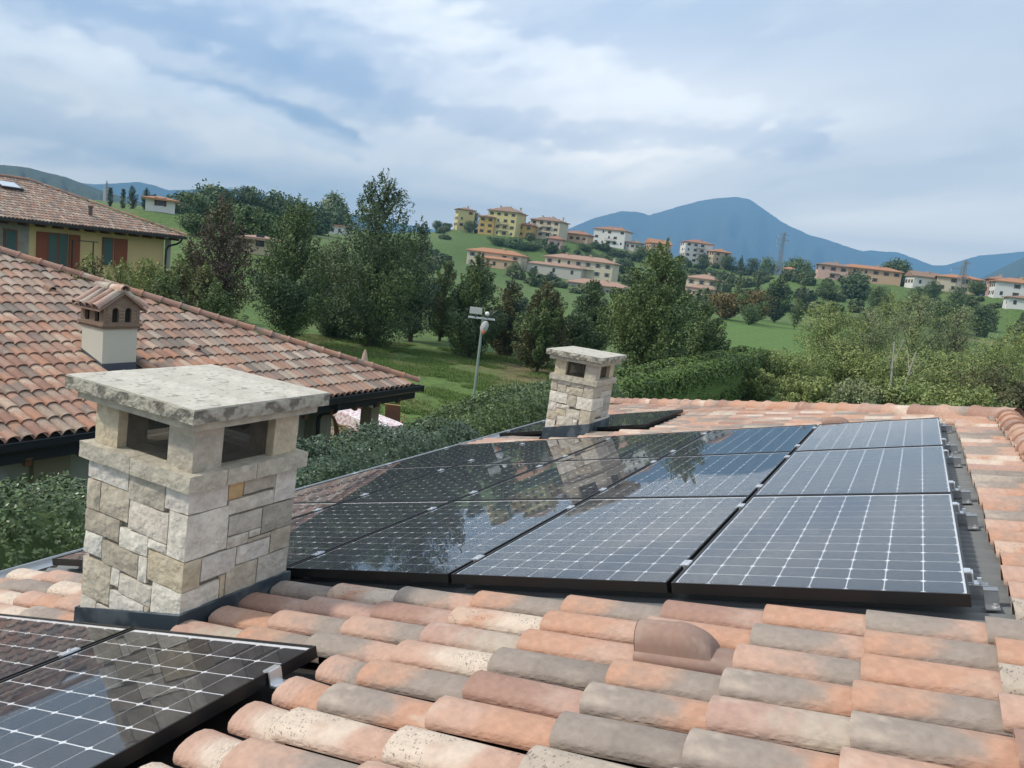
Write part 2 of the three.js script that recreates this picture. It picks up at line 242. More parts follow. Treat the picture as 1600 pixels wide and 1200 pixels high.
const clayMats = clayKinds.map(([a, b, e, s, p], i) => new THREE.MeshStandardMaterial({ map: clayMap(i + 1, CLAY[a], CLAY[b], e, s, p), roughness: 0.78, bumpMap: clayBump, bumpScale: 0.004, side: THREE.DoubleSide }));
const clayAged = clayMats.map(m => { const c = m.clone(); c.color = rgb(.80, .72, .68); return c; });
const clayPlain = new THREE.MeshStandardMaterial({ map: texture(128, 64, (u, v) => { const k = 0.72 + 0.5 * (fbm(u * 6, v * 3, 2, 4) - 0.3); return [k, k, k]; }), roughness: 0.8, side: THREE.DoubleSide });
const PITCH = 0.19, TILE_LEN = 0.45;
function tileGeo(len, seg = 8) { // one tile, x up the slope, y out of the roof, z across: a shallow pan, then an arch whose free edge overlaps the next pan; 44 triangles
  const prof = [[-0.102, -0.010], [-0.086, -0.026]]; for (let i = 0; i <= seg; i++) { const a = Math.PI * (1 - i / seg); prof.push([0.014 + 0.083 * Math.cos(a), (i > seg / 2 ? 0.026 : -0.014) + (i > seg / 2 ? 0.038 : 0.078) * Math.pow(Math.sin(a), 0.85)]); }
  prof.push([0.0945, 0.013]);
  const pos = [], uv = [], idx = [], n = prof.length, arch = i => i >= 2;
  const rowAt = (x, lift, k) => prof.map(([z, y], i) => [x, y * (arch(i) ? k : 1) + lift, arch(i) ? 0.014 + (z - 0.014) * k : z]);
  const rows = [rowAt(0, 0.028, 1.02), rowAt(len, 0.0, 0.95)];
  rows.forEach((r, j) => r.forEach((q, i) => { pos.push(...q); uv.push(j, i / (n - 1)); }));
  for (let i = 0; i + 1 < n; i++) idx.push(i, i + 1, n + i, i + 1, n + i + 1, n + i);
  const o = pos.length / 3; // the thick lower end, its own vertices so the edge stays crisp
  rows[0].forEach((q, i) => { pos.push(...q); uv.push(0.02, i / n); }); rows[0].forEach(([x, y, z], i) => { pos.push(x + 0.002, arch(i) ? (y - 0.028) * 0.80 + 0.027 : y - 0.014, arch(i) ? 0.014 + (z - 0.014) * 0.84 : z); uv.push(0.06, i / n); });
  for (let i = 0; i + 1 < n; i++) idx.push(o + i, o + n + i, o + i + 1, o + i + 1, o + n + i, o + n + i + 1);
  return geoOf(pos, idx, uv);
}
const tileFull = tileGeo(TILE_LEN);
/* lay tiles on a slope. frame: {o, U, N, Z}; spots: [u, zAlong, lengthScale]; the `most` that lie nearest become parts, the rest one mass */
function layTiles(parent, base, frame, spots, seed, most, mats = clayMats, tint = 1.12) {
  const r = rngOf(seed), M = new THREE.Matrix4(), all = spots.map(([u, s, len = 1]) => { const p = frame.o.clone().addScaledVector(frame.U, u).addScaledVector(frame.Z, s); return { p, d: p.distanceTo(EYE), len, k: Math.floor(r() * clayMats.length), e: [r() - .5, r() - .5, r() - .5, r() - .5, r()] }; });
  all.sort((a, b) => a.d - b.d);
  const place = t => {
    M.makeBasis(frame.U, frame.N, frame.Z); const q = new THREE.Quaternion().setFromRotationMatrix(M).multiply(new THREE.Quaternion().setFromEuler(new THREE.Euler(t.e[0] * 0.03, t.e[1] * 0.035, t.e[2] * 0.014)));
    return [t.p.clone().sub(base).addScaledVector(frame.U, t.e[3] * 0.022).addScaledVector(frame.N, t.e[4] * 0.005), q, V3(t.len, 1, 1)];
  };
  for (const t of all.slice(0, most)) { const m = add('tile', tileFull, mats[t.k], parent), [p, q, s] = place(t); m.position.copy(p); m.quaternion.copy(q); m.scale.copy(s); }
  const rest = all.slice(most); if (!rest.length) return;
  const im = new THREE.InstancedMesh(tileFull, clayPlain, rest.length); im.name = 'tiles'; im.castShadow = im.receiveShadow = true; im.userData.kind = 'stuff';
  const tones = Object.values(CLAY);
  rest.forEach((t, i) => { const [p, q, s] = place(t); im.setMatrixAt(i, M.compose(p, q, s)); const a = tones[t.k % tones.length], b = tones[Math.floor(t.e[4] * tones.length)], c = mix3(a, b, 0.35); im.setColorAt(i, rgb(...c.map(x => x * tint))); });
  parent.add(im);
}
/* half-round cap tiles along a ridge or hip, each a part */
function capGeo(L, r0, r1) {
  const S = 9, prof = [[0, r0 * 1.16], [0.035, r0 * 1.14], [0.05, r0], [L, r1]], pos = [], uv = [], idx = [];
  prof.forEach(([x, r], j) => { for (let i = 0; i <= S; i++) { const a = -0.15 + (Math.PI + 0.3) * i / S; pos.push(x, Math.sin(a) * r, -Math.cos(a) * r); uv.push(x / L, i / S); } });
  for (let j = 0; j + 1 < prof.length; j++) for (let i = 0; i < S; i++) { const a = j * (S + 1) + i; idx.push(a, a + 1, a + S + 1, a + 1, a + S + 2, a + S + 1); }
  const o = pos.length / 3; for (let i = 0; i <= S; i++) { const a = -0.15 + (Math.PI + 0.3) * i / S; pos.push(0, Math.sin(a) * r0 * 1.16, -Math.cos(a) * r0 * 1.16, 0.002, Math.sin(a) * r0 * 0.9, -Math.cos(a) * r0 * 0.9); uv.push(0, i / S, 0.03, i / S); }
  for (let i = 0; i < S; i++) { const a = o + 2 * i; idx.push(a, a + 1, a + 2, a + 2, a + 1, a + 3); }
  return geoOf(pos, idx, uv);
}
const capTile = capGeo(0.44, 0.098, 0.082);
function layCaps(name, parent, base, a, b, step, seed, mats = clayMats) { // from a (lower) to b (upper)
  const r = rngOf(seed), d = b.clone().sub(a), n = Math.round(d.length() / step), X = d.clone().normalize(), up = V3(0, 1, 0), Z = X.clone().cross(up).normalize(), Y = Z.clone().cross(X), M = new THREE.Matrix4().makeBasis(X, Y, Z);
  for (let i = 0; i < n; i++) { const m = add(name, capTile, mats[[0, 7, 1, 10, 8, 5, 0, 7][Math.floor(r() * 8)]], parent); m.position.copy(a).addScaledVector(X, i * d.length() / n).sub(base); m.quaternion.setFromRotationMatrix(M).multiply(new THREE.Quaternion().setFromEuler(new THREE.Euler((r() - .5) * .08, (r() - .5) * .05, 0.03 + (r() - .5) * .02))); }
}
/* vent tile: a tile with an open hood on its crown, opening down the slope */
function ventGeo() {
  const S = 10, pos = [], uv = [], idx = [], rows = [];
  for (let j = 0; j <= 16; j++) { const t = Math.sin(j / 16 * Math.PI / 2), h = 0.040 + 0.088 * (t < 0.5 ? 1 - 0.06 * t : Math.sqrt(Math.max(0, 1 - Math.pow((t - 0.46) / 0.54, 2)))), w = 0.074 * (1 - 0.10 * t); rows.push([0.005 + t * 0.25, h, w]); }
  rows.forEach(([x, h, w], j) => { for (let i = 0; i <= S; i++) { const a = Math.PI * i / S; pos.push(x, 0.02 + h * Math.pow(Math.sin(a), 0.55), 0.014 - Math.cos(a) * w); uv.push(j / 16, i / S); } });
  for (let j = 0; j < 16; j++) for (let i = 0; i < S; i++) { const a = j * (S + 1) + i; idx.push(a, a + 1, a + S + 1, a + 1, a + S + 2, a + S + 1); }
  const o = pos.length / 3; for (let i = 0; i <= S; i++) { const a = Math.PI * i / S; for (const k of [1, 0.86]) { pos.push(0.003, 0.02 + 0.128 * k * Math.pow(Math.sin(a), 0.55), 0.014 - Math.cos(a) * 0.074 * k); uv.push(0, i / S); } }
  for (let i = 0; i < S; i++) { const a = o + 2 * i; idx.push(a, a + 1, a + 2, a + 2, a + 1, a + 3); }
  return geoOf(pos, idx, uv);
}
const ventHood = ventGeo();
function layVent(parent, base, frame, u, s, mat) {
  const M = new THREE.Matrix4().makeBasis(frame.U, frame.N, frame.Z), p = frame.o.clone().addScaledVector(frame.U, u).addScaledVector(frame.Z, s).sub(base);
  const m = add('vent_tile', tileFull, mat, parent); m.position.copy(p).addScaledVector(frame.N, 0.004); m.quaternion.setFromRotationMatrix(M);
  const h = add('vent_hood', ventHood, mat, parent); h.position.copy(p).addScaledVector(frame.N, 0.012); h.quaternion.copy(m.quaternion);
}
const ventMat = new THREE.MeshStandardMaterial({ map: clayMap(77, [0.33, 0.205, 0.155], [0.30, 0.20, 0.16], 0.5, 0, 0), roughness: 0.75, side: THREE.DoubleSide });

/* ---------- the house we stand on ---------- */
const SLOPE = 0.26548, CS = Math.cos(SLOPE), SN = Math.sin(SLOPE);
const U = V3(CS, SN, 0), N = V3(-SN, CS, 0), ZZ = V3(0, 0, 1);
const roofP = (u, v, w = 0) => V3(CS * u - SN * w, SN * u + CS * w, -v);
const PU = 1.0551, PV = 1.70;             // panel pitch up the slope / along it
const DECK = -0.150;                       // boarding under the tiles, below the panel glass
const HOUSE = V3(3, GROUND, -2);
const house = thing('tiled_house', 'near house with salmon clay tile roof, solar panels and two stone chimneys', 'house', HOUSE);
const M_underlay = std([0.035, 0.032, 0.030], 0.95), M_wall = std([0.60, 0.55, 0.45], 0.9);
const EAVE_U = -0.28, RIDGE_U = 5.80, HIP_V = 5.30;  // ridge ends where the hip starts
const hipV = u => HIP_V + (RIDGE_U - u) * CS;        // hip line in plan at 45 degrees
let roofDeck;
{
  const q = (u, v, w) => roofP(u, v, w).sub(HOUSE).toArray(), T = 0.12;
  const a = [q(EAVE_U, -9, DECK), q(RIDGE_U, -9, DECK), q(RIDGE_U, HIP_V, DECK), q(EAVE_U, hipV(EAVE_U), DECK)], b = [q(EAVE_U, -9, DECK - T), q(RIDGE_U, -9, DECK - T), q(RIDGE_U, HIP_V, DECK - T), q(EAVE_U, hipV(EAVE_U), DECK - T)];
  roofDeck = add('roof', poly([...a, ...b], [[0, 1, 2, 3], [7, 6, 5, 4], [0, 3, 7, 4], [1, 0, 4, 5], [3, 2, 6, 7]]), M_underlay, house);
  // the other slopes, falling away behind the ridge and the hip
  const rx = CS * RIDGE_U, ry = SN * RIDGE_U, ex = 2 * rx - CS * EAVE_U, ey = SN * EAVE_U, ev = hipV(EAVE_U), k = DECK * CS, h = (x, y, z) => [x - HOUSE.x, y + k - HOUSE.y, z - HOUSE.z];
  const s = (vs, fs) => poly(vs, fs);
  const backSlope = add('back_slope', s([h(rx, ry, 9), h(ex, ey, 9), h(ex, ey, -ev), h(rx, ry, -HIP_V), h(rx, ry - .1, 9), h(ex, ey - .1, 9), h(ex, ey - .1, -ev), h(rx, ry - .1, -HIP_V)], [[0, 1, 2, 3], [7, 6, 5, 4], [1, 5, 6, 2]]), std([0.45, 0.28, 0.2], 0.9), house);
  add('end_slope', s([h(rx, ry, -HIP_V), h(ex, ey, -ev), h(CS * EAVE_U, ey, -ev), h(rx, ry - .1, -HIP_V), h(ex, ey - .1, -ev), h(CS * EAVE_U, ey - .1, -ev)], [[0, 1, 2], [5, 4, 3], [1, 4, 5, 2]]), std([0.45, 0.28, 0.2], 0.9), house);
  { const bs = [], o = V3(ex, ey + k, 0), len = (RIDGE_U - EAVE_U); for (let c = 0; c < 16; c++) for (let row = -16; row < 70; row++) { const u = len - 0.36 - c * 0.385, v = row * PITCH; if (u < -0.1 || v > HIP_V + (len - u - .2) * CS - .05) continue; bs.push([u, v, c ? 1 : 0.8]); }
    layTiles(backSlope, HOUSE, { o: o.addScaledVector(V3(SN, CS, 0), 0.03), U: V3(-CS, SN, 0), N: V3(SN, CS, 0), Z: V3(0, 0, -1) }, bs, 77, 0); }
  const wx0 = CS * EAVE_U + 0.7, wx1 = ex - 0.7, wz0 = -ev + 0.7, top = SN * (wx0 / CS) + DECK - 0.2;
  add('wall', boxBetween(wx0 - HOUSE.x, wx1 - HOUSE.x, 0, top - HOUSE.y, wz0 - HOUSE.z, 9 - HOUSE.z), M_wall, house);
}
const ownFrame = { o: roofP(0, 0, DECK + 0.03), U, N, Z: ZZ };
const C1 = { x0: 1.452, x1: 2.138, z0: 0.735, z1: 0.092 }, C2 = { x0: 0.80, x1: 1.385, z0: -5.86, z1: -6.50 };
const inChimney = (x, z, m) => [C1, C2].some(c => x > c.x0 - m && x < c.x1 + m - 0.04 && z < c.z0 + m && z > c.z1 - m);
{
  const spots = [], courses = [5.66, 5.30, 4.955, 4.61, 4.245, 3.84, 3.42, 3.01, 2.62, 2.23, 1.84, 1.45, 1.06, 0.67, 0.28, -0.11, -0.30];
  for (let row = -34; row < 56; row++) {
    const v = -0.034 - PITCH * 0.5 + PITCH * row;
    for (const u of courses) {
      if (u === -0.30) continue;
      const uc = u + 0.18, x = CS * uc, z = -v; let len = 1, uu = u;
      if (v < -2.9) continue;
      if (v > -0.03 && v < 3 * PV + 0.03) { if (u < 5.2) continue; if (u < 5.5) { uu = 5.385; len = 0.78; } else uu = 5.70; }
      else if (v < -0.86 && v > -4.2 && uc < 3.30) { if (u !== 3.01) continue; uu = 3.235; len = 0.5; }
      else if (v > 6.02 && v < 7.90 && uc < 2.2) continue;
      if (uu > 5.5) len = 0.36;
      if (inChimney(x, z, 0.10) && inChimney(x + 0.12, z, 0.10)) continue;
      if (v > hipV(uc) - 0.02) continue;
      if (u === 4.245 && Math.abs(row + 2) < 0.1) { spots.vent = [uu, z]; continue; }
      spots.push([uu, z, len]);
    }
  }
  layTiles(roofDeck, HOUSE, ownFrame, spots, 5, 300);
  console.log('own tiles', spots.length);
  layVent(roofDeck, HOUSE, ownFrame, 4.275, 0.034 + PITCH * 2.5, ventMat);
  layVent(roofDeck, HOUSE, ownFrame, 4.23, -5.35, ventMat);
  const top = RIDGE_U;
  layCaps('ridge_tile', house, HOUSE, roofP(top, -3.2, -0.075), roofP(top, HIP_V + 0.1, -0.075), 0.30, 3);
  layCaps('hip_tile', house, HOUSE, roofP(EAVE_U, hipV(EAVE_U), -0.07), roofP(RIDGE_U + 0.02, HIP_V - 0.02, -0.065), 0.36, 8);
  // gutter along the eave, pale zinc
  const gx = CS * EAVE_U - 0.09, gy = SN * EAVE_U + DECK - 0.02, L = 9 + hipV(EAVE_U), zc = (9 - hipV(EAVE_U)) / 2, prof = new THREE.Shape(); prof.absarc(0, 0, 0.075, Math.PI, 2 * Math.PI); prof.absarc(0, 0, 0.066, 2 * Math.PI, Math.PI, true);
  const g = new THREE.ExtrudeGeometry(prof, { depth: L, bevelEnabled: false, curveSegments: 8 }); g.translate(gx - HOUSE.x, gy + 0.05 - HOUSE.y, zc - L / 2 - HOUSE.z);
  add('gutter', g, new THREE.MeshStandardMaterial({ color: rgb(.55, .57, .58), roughness: 0.42, metalness: 0.85 }), house);
}
/* corrugated sheet that the panels stand on: ridges run up the slope */
function sheet(u0, u1, v0, v1) {
  const pos = [], idx = [], n = Math.round((v1 - v0) / 0.0095);
  for (let i = 0; i <= n; i++) { const v = v0 + (v1 - v0) * i / n, w = -0.098 + 0.011 * Math.sin(v / 0.076 * 2 * Math.PI); for (const u of [u0, u1]) pos.push(...roofP(u, v, w).sub(HOUSE).toArray()); }
  for (let i = 0; i < n; i++) { const a = 2 * i; idx.push(a, a + 1, a + 2, a + 1, a + 3, a + 2); }
  return geoOf(pos, idx);
}
{
  const m = std([0.20, 0.205, 0.20], 0.6, { side: THREE.DoubleSide });
  add('corrugated_sheet', sheet(-0.2, 5.42, 1.42, 3 * PV + 0.03), m, house); 
  const b = add('corrugated_sheet', sheet(-0.2, 5.42, -0.05, 1.42), std([0.17, 0.178, 0.178], 0.6, { side: THREE.DoubleSide }), house); b.position.addScaledVector(N, -0.006);
  add('corrugated_sheet', sheet(-0.2, 2.95, -4.2, -0.90), m, house); add('corrugated_sheet', sheet(-0.2, 2.12, 6.15, 7.8), m, house);
}

/* ---------- rough stone chimneys ---------- */
const stoneBump = texture(256, 256, (u, v) => 0.7 * ring(u, v, 3.2, 6, 6) + 0.3 * Math.abs(ring(u, v, 4, 16, 5) - 0.5) * 2, false);
const stoneGrain = texture(256, 256, (u, v) => { const n = ring(u, v, 3, 1, 5), s = ring(u, v, 11, 9, 3); const k = 0.80 + 0.5 * (n - 0.3) + 0.22 * (s - 0.5); return [k, k * 0.985, k * 0.95].map(x => clamp(x)); });
const stoneMats = {}; const STONE = { white: [.84, .785, .69], lilac: [.77, .72, .655], tan: [.62, .55, .44], tangrey: [.56, .51, .425], pink: [.78, .705, .61], blue: [.78, .75, .68], brown: [.52, .46, .37], dark: [.46, .425, .36], orange: [.66, .46, .24], light: [.72, .665, .575], grey: [.60, .56, .49], honey: [.66, .57, .42] };
for (const k in STONE) stoneMats[k] = new THREE.MeshStandardMaterial({ color: rgb(...STONE[k]), map: stoneGrain, roughness: 0.9, bumpMap: stoneBump, bumpScale: 0.012 });
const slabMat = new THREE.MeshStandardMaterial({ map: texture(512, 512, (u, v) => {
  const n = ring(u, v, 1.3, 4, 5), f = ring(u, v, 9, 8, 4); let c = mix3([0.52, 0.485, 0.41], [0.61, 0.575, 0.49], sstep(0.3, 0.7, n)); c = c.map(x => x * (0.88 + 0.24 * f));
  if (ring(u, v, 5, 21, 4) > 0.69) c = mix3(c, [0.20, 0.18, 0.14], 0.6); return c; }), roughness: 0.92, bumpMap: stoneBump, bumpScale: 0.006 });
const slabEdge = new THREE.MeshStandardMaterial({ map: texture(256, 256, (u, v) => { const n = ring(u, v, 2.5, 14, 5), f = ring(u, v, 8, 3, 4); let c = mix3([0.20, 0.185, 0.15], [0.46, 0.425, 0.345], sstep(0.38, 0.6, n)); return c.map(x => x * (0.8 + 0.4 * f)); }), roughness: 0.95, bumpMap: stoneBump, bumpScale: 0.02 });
const bandMat = new THREE.MeshStandardMaterial({ color: rgb(.58, .535, .44), map: stoneGrain, roughness: 0.92, bumpMap: stoneBump, bumpScale: 0.012 });
const leadMat = new THREE.MeshStandardMaterial({ map: texture(128, 128, (u, v) => mix3([0.055, 0.075, 0.095], [0.13, 0.16, 0.18], sstep(0.4, 0.7, ring(u, v, 4, 9, 4)))), roughness: 0.55, metalness: 0.4 });
const mortarMat = std([0.20, 0.18, 0.145], 0.98);
/* box with hewn faces: displaced along the normal on chosen sides, edges dressed back */
function hewn(x0, x1, y0, y1, z0, z1, seed, amp, out, segs) {
  const w = x1 - x0, h = y1 - y0, d = z1 - z0, g = new THREE.BoxGeometry(w, h, d, ...segs), p = g.attributes.position, uv = g.attributes.uv, nn = g.attributes.normal;
  for (let i = 0; i < p.count; i++) {
    let x = p.getX(i), y = p.getY(i), z = p.getZ(i); const ex = Math.abs(x) > w / 2 - 1e-5, ey = Math.abs(y) > h / 2 - 1e-5, ez = Math.abs(z) > d / 2 - 1e-5, edge = ex + ey + ez >= 2;
    const cx = x + (x0 + x1) / 2, cy = y + (y0 + y1) / 2, cz = z + (z0 + z1) / 2, k = fbm(cx * 26 + seed, cy * 26, cz * 26 + seed * 3, 3) - 0.42;
    const u0 = Math.abs(nn.getX(i)) > 0.5 ? cz : cx, v0 = Math.abs(nn.getY(i)) > 0.5 ? cz : cy; uv.setXY(i, u0 * 2.6 + seed * 0.37, v0 * 2.6 + seed * 0.71);
    if (ex && Math.sign(x) === out[0]) x += out[0] * amp * (edge ? k * 0.5 : 0.12 + k * 1.7);
    if (ez && Math.sign(z) === out[2]) z += out[2] * amp * (edge ? k * 0.5 : 0.12 + k * 1.7);
    if (ey) y += (fbm(cx * 12, seed, cz * 12, 2) - 0.5) * amp * 0.5;
    p.setXYZ(i, x + (x0 + x1) / 2, y + (y0 + y1) / 2, z + (z0 + z1) / 2);
  }
  g.computeVertexNormals(); return g;
}
const WIRE = new THREE.MeshStandardMaterial({ color: rgb(0.055, 0.05, 0.045), roughness: 0.6, metalness: 0.3, transparent: true, opacity: 0.38, side: THREE.DoubleSide });
function chimney(label, c, yBand, deep, front, right, quoins, seed, cap) {
  const base = V3((c.x0 + c.x1) / 2, 0, (c.z0 + c.z1) / 2), root = new THREE.Group(); root.name = 'chimney'; root.userData.label = label; root.position.copy(base).sub(HOUSE); house.add(root);
  const hx = (c.x1 - c.x0) / 2, hz = (c.z0 - c.z1) / 2, W = 2 * hx, Dp = 2 * hz, j = 0.0032, yTop = yBand - cap.band, inn = 0.016, part = (n, g, m) => add(n, g, m, root); let s = seed;
  part('mortar_core', boxBetween(-hx + inn, hx - inn, yTop - deep, yTop, -hz + inn, hz - inn), mortarMat);
  for (const [a, b, y0, y1, m] of front) { const X0 = -hx + a * W + (a ? j : 0), X1 = -hx + b * W - j; part('stone', hewn(X0, X1, yTop - y1 + j, yTop - y0 - j, hz - 0.07, hz, s++, 0.018, [a ? 0 : -1, 0, 1], [6, 5, 1]), stoneMats[m]); }
  for (const [a, b, y0, y1, m] of right) { const Z1 = hz - a * Dp - j, Z0 = hz - b * Dp + (b < 1 ? j : 0); part('stone', hewn(hx - 0.07, hx, yTop - y1 + j, yTop - y0 - j, Z0, Z1, s++, 0.012, [1, 0, 0], [1, 4, 6]), stoneMats[m]); }
  for (const [a, b, y0, y1, m] of quoins) part('corner_stone', hewn(-hx + a * W + j, hx, yTop - y1 + j, yTop - y0 - j, hz - b * Dp + j, hz, s++, 0.016, [1, 0, 1], [5, 4, 5]), stoneMats[m]);
  const keys = Object.keys(stoneMats), r = rngOf(seed * 7 + 1); // the two faces turned away: plain courses
  for (let y = 0; y < deep - 0.02;) { const hh = 0.09 + r() * 0.06, y1 = Math.min(deep, y + hh); for (let a = 0; a < 0.93;) { const b = Math.min(0.93, a + 0.25 + r() * 0.3);
    part('stone', hewn(-hx + a * W + j, -hx + b * W - j, yTop - y1 + j, yTop - y - j, -hz, -hz + 0.06, s++, 0.012, [0, 0, -1], [2, 2, 1]), stoneMats[keys[Math.floor(r() * 6)]]);
    part('stone', hewn(-hx, -hx + 0.06, yTop - y1 + j, yTop - y - j, -hz + 0.062 + a * (Dp - 0.135) + j, -hz + 0.062 + b * (Dp - 0.135) / 0.93 - j, s++, 0.012, [-1, 0, 0], [1, 2, 2]), stoneMats[keys[Math.floor(r() * 6)]]); a = b; } y = y1; }
  // projecting band of four lengths, mitred by butting
  const bo = cap.over, bx = hx + bo, bz = hz + bo, B = (x0, x1, z0, z1, o, sg) => part('band_stone', hewn(x0, x1, yTop + 0.002, yBand, z0, z1, s++, 0.012, o, sg), bandMat);
  B(-bx, -0.02 * W - .002, bz - 0.2, bz, [-1, 0, 1], [7, 2, 3]); B(-0.02 * W + .002, bx, bz - 0.2, bz, [1, 0, 1], [7, 2, 3]); B(bx - 0.2, bx, -0.02, bz - 0.204, [1, 0, 0], [2, 2, 5]); B(bx - 0.2, bx, -bz, -0.024, [1, 0, 0], [2, 2, 5]); B(-bx, -bx + 0.2, -bz, bz - 0.204, [-1, 0, 0], [2, 2, 7]); B(-bx + 0.204, bx - 0.204, -bz, -bz + 0.2, [0, 0, -1], [5, 2, 2]);
  const pw = cap.postW, pd = cap.postD, px = hx - 0.012, pz = hz - 0.012, yP = yBand + cap.post;
  for (const sx of [-1, 1]) for (const sz of [-1, 1]) part('post', hewn(sx < 0 ? -px : px - pw, sx < 0 ? -px + pw : px, yBand + 0.001, yP, sz < 0 ? -pz : pz - pd, sz < 0 ? -pz + pd : pz, s++, 0.010, [sx, 0, sz], [3, 4, 3]), stoneMats[sx * sz > 0 ? 'tangrey' : 'honey']);
  const ww = px - pw - 0.004, wz = pz - pd - 0.004, q = 0.045;
  for (const sg of [-1, 1]) { part('wire_mesh', boxBetween(-ww, ww, yBand + 0.002, yP - 0.002, sg * (pz - q) - 0.001, sg * (pz - q) + 0.001), WIRE); part('wire_mesh', boxBetween(sg * (px - q) - 0.001, sg * (px - q) + 0.001, yBand + 0.002, yP - 0.002, -wz, wz), WIRE); }
  part('flue_throat', boxBetween(-hx + 0.2, hx - 0.2, yBand - 0.18, yBand - 0.1, -hz + 0.2, hz - 0.2), std([0.05, 0.045, 0.04], 1));
  const sl = cap.slab, y2 = yP + cap.under, y3 = y2 + cap.thick, ux = hx + sl * 0.55, uz = hz + sl * 0.55;
  part('under_slab', hewn(-ux, ux, yP + 0.001, y2, -uz, uz, s++, 0.006, [1, 0, 1], [8, 1, 8]), bandMat);
  const top = hewn(-hx - sl, hx + sl, y2 + 0.001, y3, -hz - sl, hz + sl, s++, 0.013, [1, 0, 1], [22, 4, 22]), bot = hewn(-hx - sl, hx + sl, y2 + 0.001, y3, -hz - sl, hz + sl, s, 0.0, [0, 0, 0], [1, 1, 1]);
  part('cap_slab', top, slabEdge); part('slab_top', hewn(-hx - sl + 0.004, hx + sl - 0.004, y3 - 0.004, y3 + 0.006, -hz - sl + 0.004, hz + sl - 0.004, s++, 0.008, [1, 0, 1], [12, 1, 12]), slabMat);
  // lead flashing: a skirt that follows the slope
  const f = 0.018, X0 = -hx - f, X1 = hx + f, Z0 = -hz - f, Z1 = hz + f, sy = x => Math.tan(SLOPE) * (x + base.x), up = cap.flash, dn = -0.17;
  part('flashing', poly([[X0, sy(X0) + up, Z1], [X1, sy(X1) + up, Z1], [X1, sy(X1) + up, Z0], [X0, sy(X0) + up, Z0], [X0, sy(X0) + dn, Z1 + .004], [X1, sy(X1) + dn, Z1 + .004], [X1 + .004, sy(X1) + dn, Z0], [X0, sy(X0) + dn, Z0], [X0 + f, sy(X0) + up, Z1 - f], [X1 - f, sy(X1) + up, Z1 - f], [X1 - f, sy(X1) + up, Z0 + f], [X0 + f, sy(X0) + up, Z0 + f]],
    [[4, 5, 1, 0], [5, 6, 2, 1], [6, 7, 3, 2], [7, 4, 0, 3], [0, 1, 9, 8], [1, 2, 10, 9], [2, 3, 11, 10], [3, 0, 8, 11]]), leadMat);
  for (const m of root.children) { const q = m.geometry.attributes.position; for (let i = 0; i < q.count; i++) q.setX(i, q.getX(i) + cap.lean * (q.getY(i) - sy(0))); } // the masonry stands a little out of plumb
}
chimney('large stone chimney in front with flat slab cap', C1, 1.24, 0.95, [
  [0, .42, 0, .10, 'lilac'], [.42, .78, 0, .13, 'tangrey'], [0, .14, .10, .25, 'tan'], [.14, .44, .10, .25, 'tan'], [.44, .83, .13, .275, 'pink'], [0, .36, .25, .36, 'brown'], [.36, .65, .275, .375, 'white'], [.65, .83, .275, .325, 'white'], [0, .19, .36, .47, 'blue'], [.19, .57, .375, .49, 'brown'], [.57, .66, .375, .50, 'white'],
  [0, .30, .49, .69, 'tan'], [.30, .39, .49, .58, 'white'], [.39, .72, .50, .60, 'light'], [.30, .66, .60, .70, 'lilac'], [0, .17, .69, .94, 'light'], [.17, .55, .70, .94, 'white'], [.55, 1, .70, .94, 'white'], [.66, .72, .60, .69, 'brown']],
  [[.33, .47, 0, .09, 'orange'], [.47, .78, 0, .08, 'tangrey'], [.34, .78, .09, .165, 'light'], [.78, 1, 0, .165, 'lilac'], [.36, .68, .168, .27, 'grey'], [.68, 1, .168, .31, 'dark'], [.36, .56, .27, .33, 'light'], [.15, .46, .33, .45, 'lilac'], [.56, .68, .27, .31, 'light'], [.46, .79, .335, .43, 'lilac'], [.79, 1, .31, .43, 'brown'], [.56, .79, .31, .335, 'brown'], [.33, .38, .45, .60, 'honey'], [.38, .68, .43, .60, 'tan'], [.68, 1, .43, .60, 'grey'], [.33, 1, .60, .94, 'grey']],
  [[.78, .33, 0, .11, 'lilac'], [.83, .36, .11, .325, 'white'], [.66, .15, .325, .47, 'honey'], [.72, .33, .47, .69, 'white']], 100, { band: 0.078, over: 0.032, post: 0.205, postW: 0.160, postD: 0.155, under: 0.042, thick: 0.058, slab: 0.085, flash: 0.012, lean: 0.036 });
chimney('smaller-looking stone chimney standing behind the solar array', C2, 1.005, 0.95, [
  [0, .15, 0, .14, 'tan'], [.15, .45, 0, .05, 'light'], [.45, .76, 0, .06, 'tangrey'], [.15, .36, .05, .15, 'tangrey'], [.36, .76, .06, .16, 'tan'], [0, .42, .15, .29, 'white'], [.42, .64, .16, .31, 'tangrey'], [0, .19, .29, .40, 'lilac'], [.19, .5, .30, .36, 'light'], [.19, .44, .36, .45, 'honey'], [.44, .76, .34, .46, 'light'], [0, .25, .40, .52, 'tan'], [.25, .62, .45, .58, 'light'], [.62, .73, .46, .55, 'white'], [0, .22, .52, .66, 'white'], [.22, .73, .58, .66, 'honey'], [0, 1, .66, .94, 'tan']],
  [[.45, 1, 0, .09, 'tan'], [.40, 1, .09, .17, 'light'], [.3, .62, .17, .31, 'white'], [.62, 1, .17, .28, 'grey'], [.62, 1, .28, .36, 'tangrey'], [.28, .62, .31, .42, 'light'], [.62, 1, .36, .45, 'light'], [.28, 1, .45, .53, 'white'], [.4, 1, .53, .94, 'tan']],
  [[.76, .45, 0, .16, 'tangrey'], [.64, .3, .16, .32, 'white'], [.76, .28, .32, .52, 'tan'], [.73, .4, .52, .66, 'tan']], 300, { band: 0.072, over: 0.03, post: 0.185, postW: 0.15, postD: 0.15, under: 0.05, thick: 0.065, slab: 0.095, flash: 0.075, lean: 0.02 });

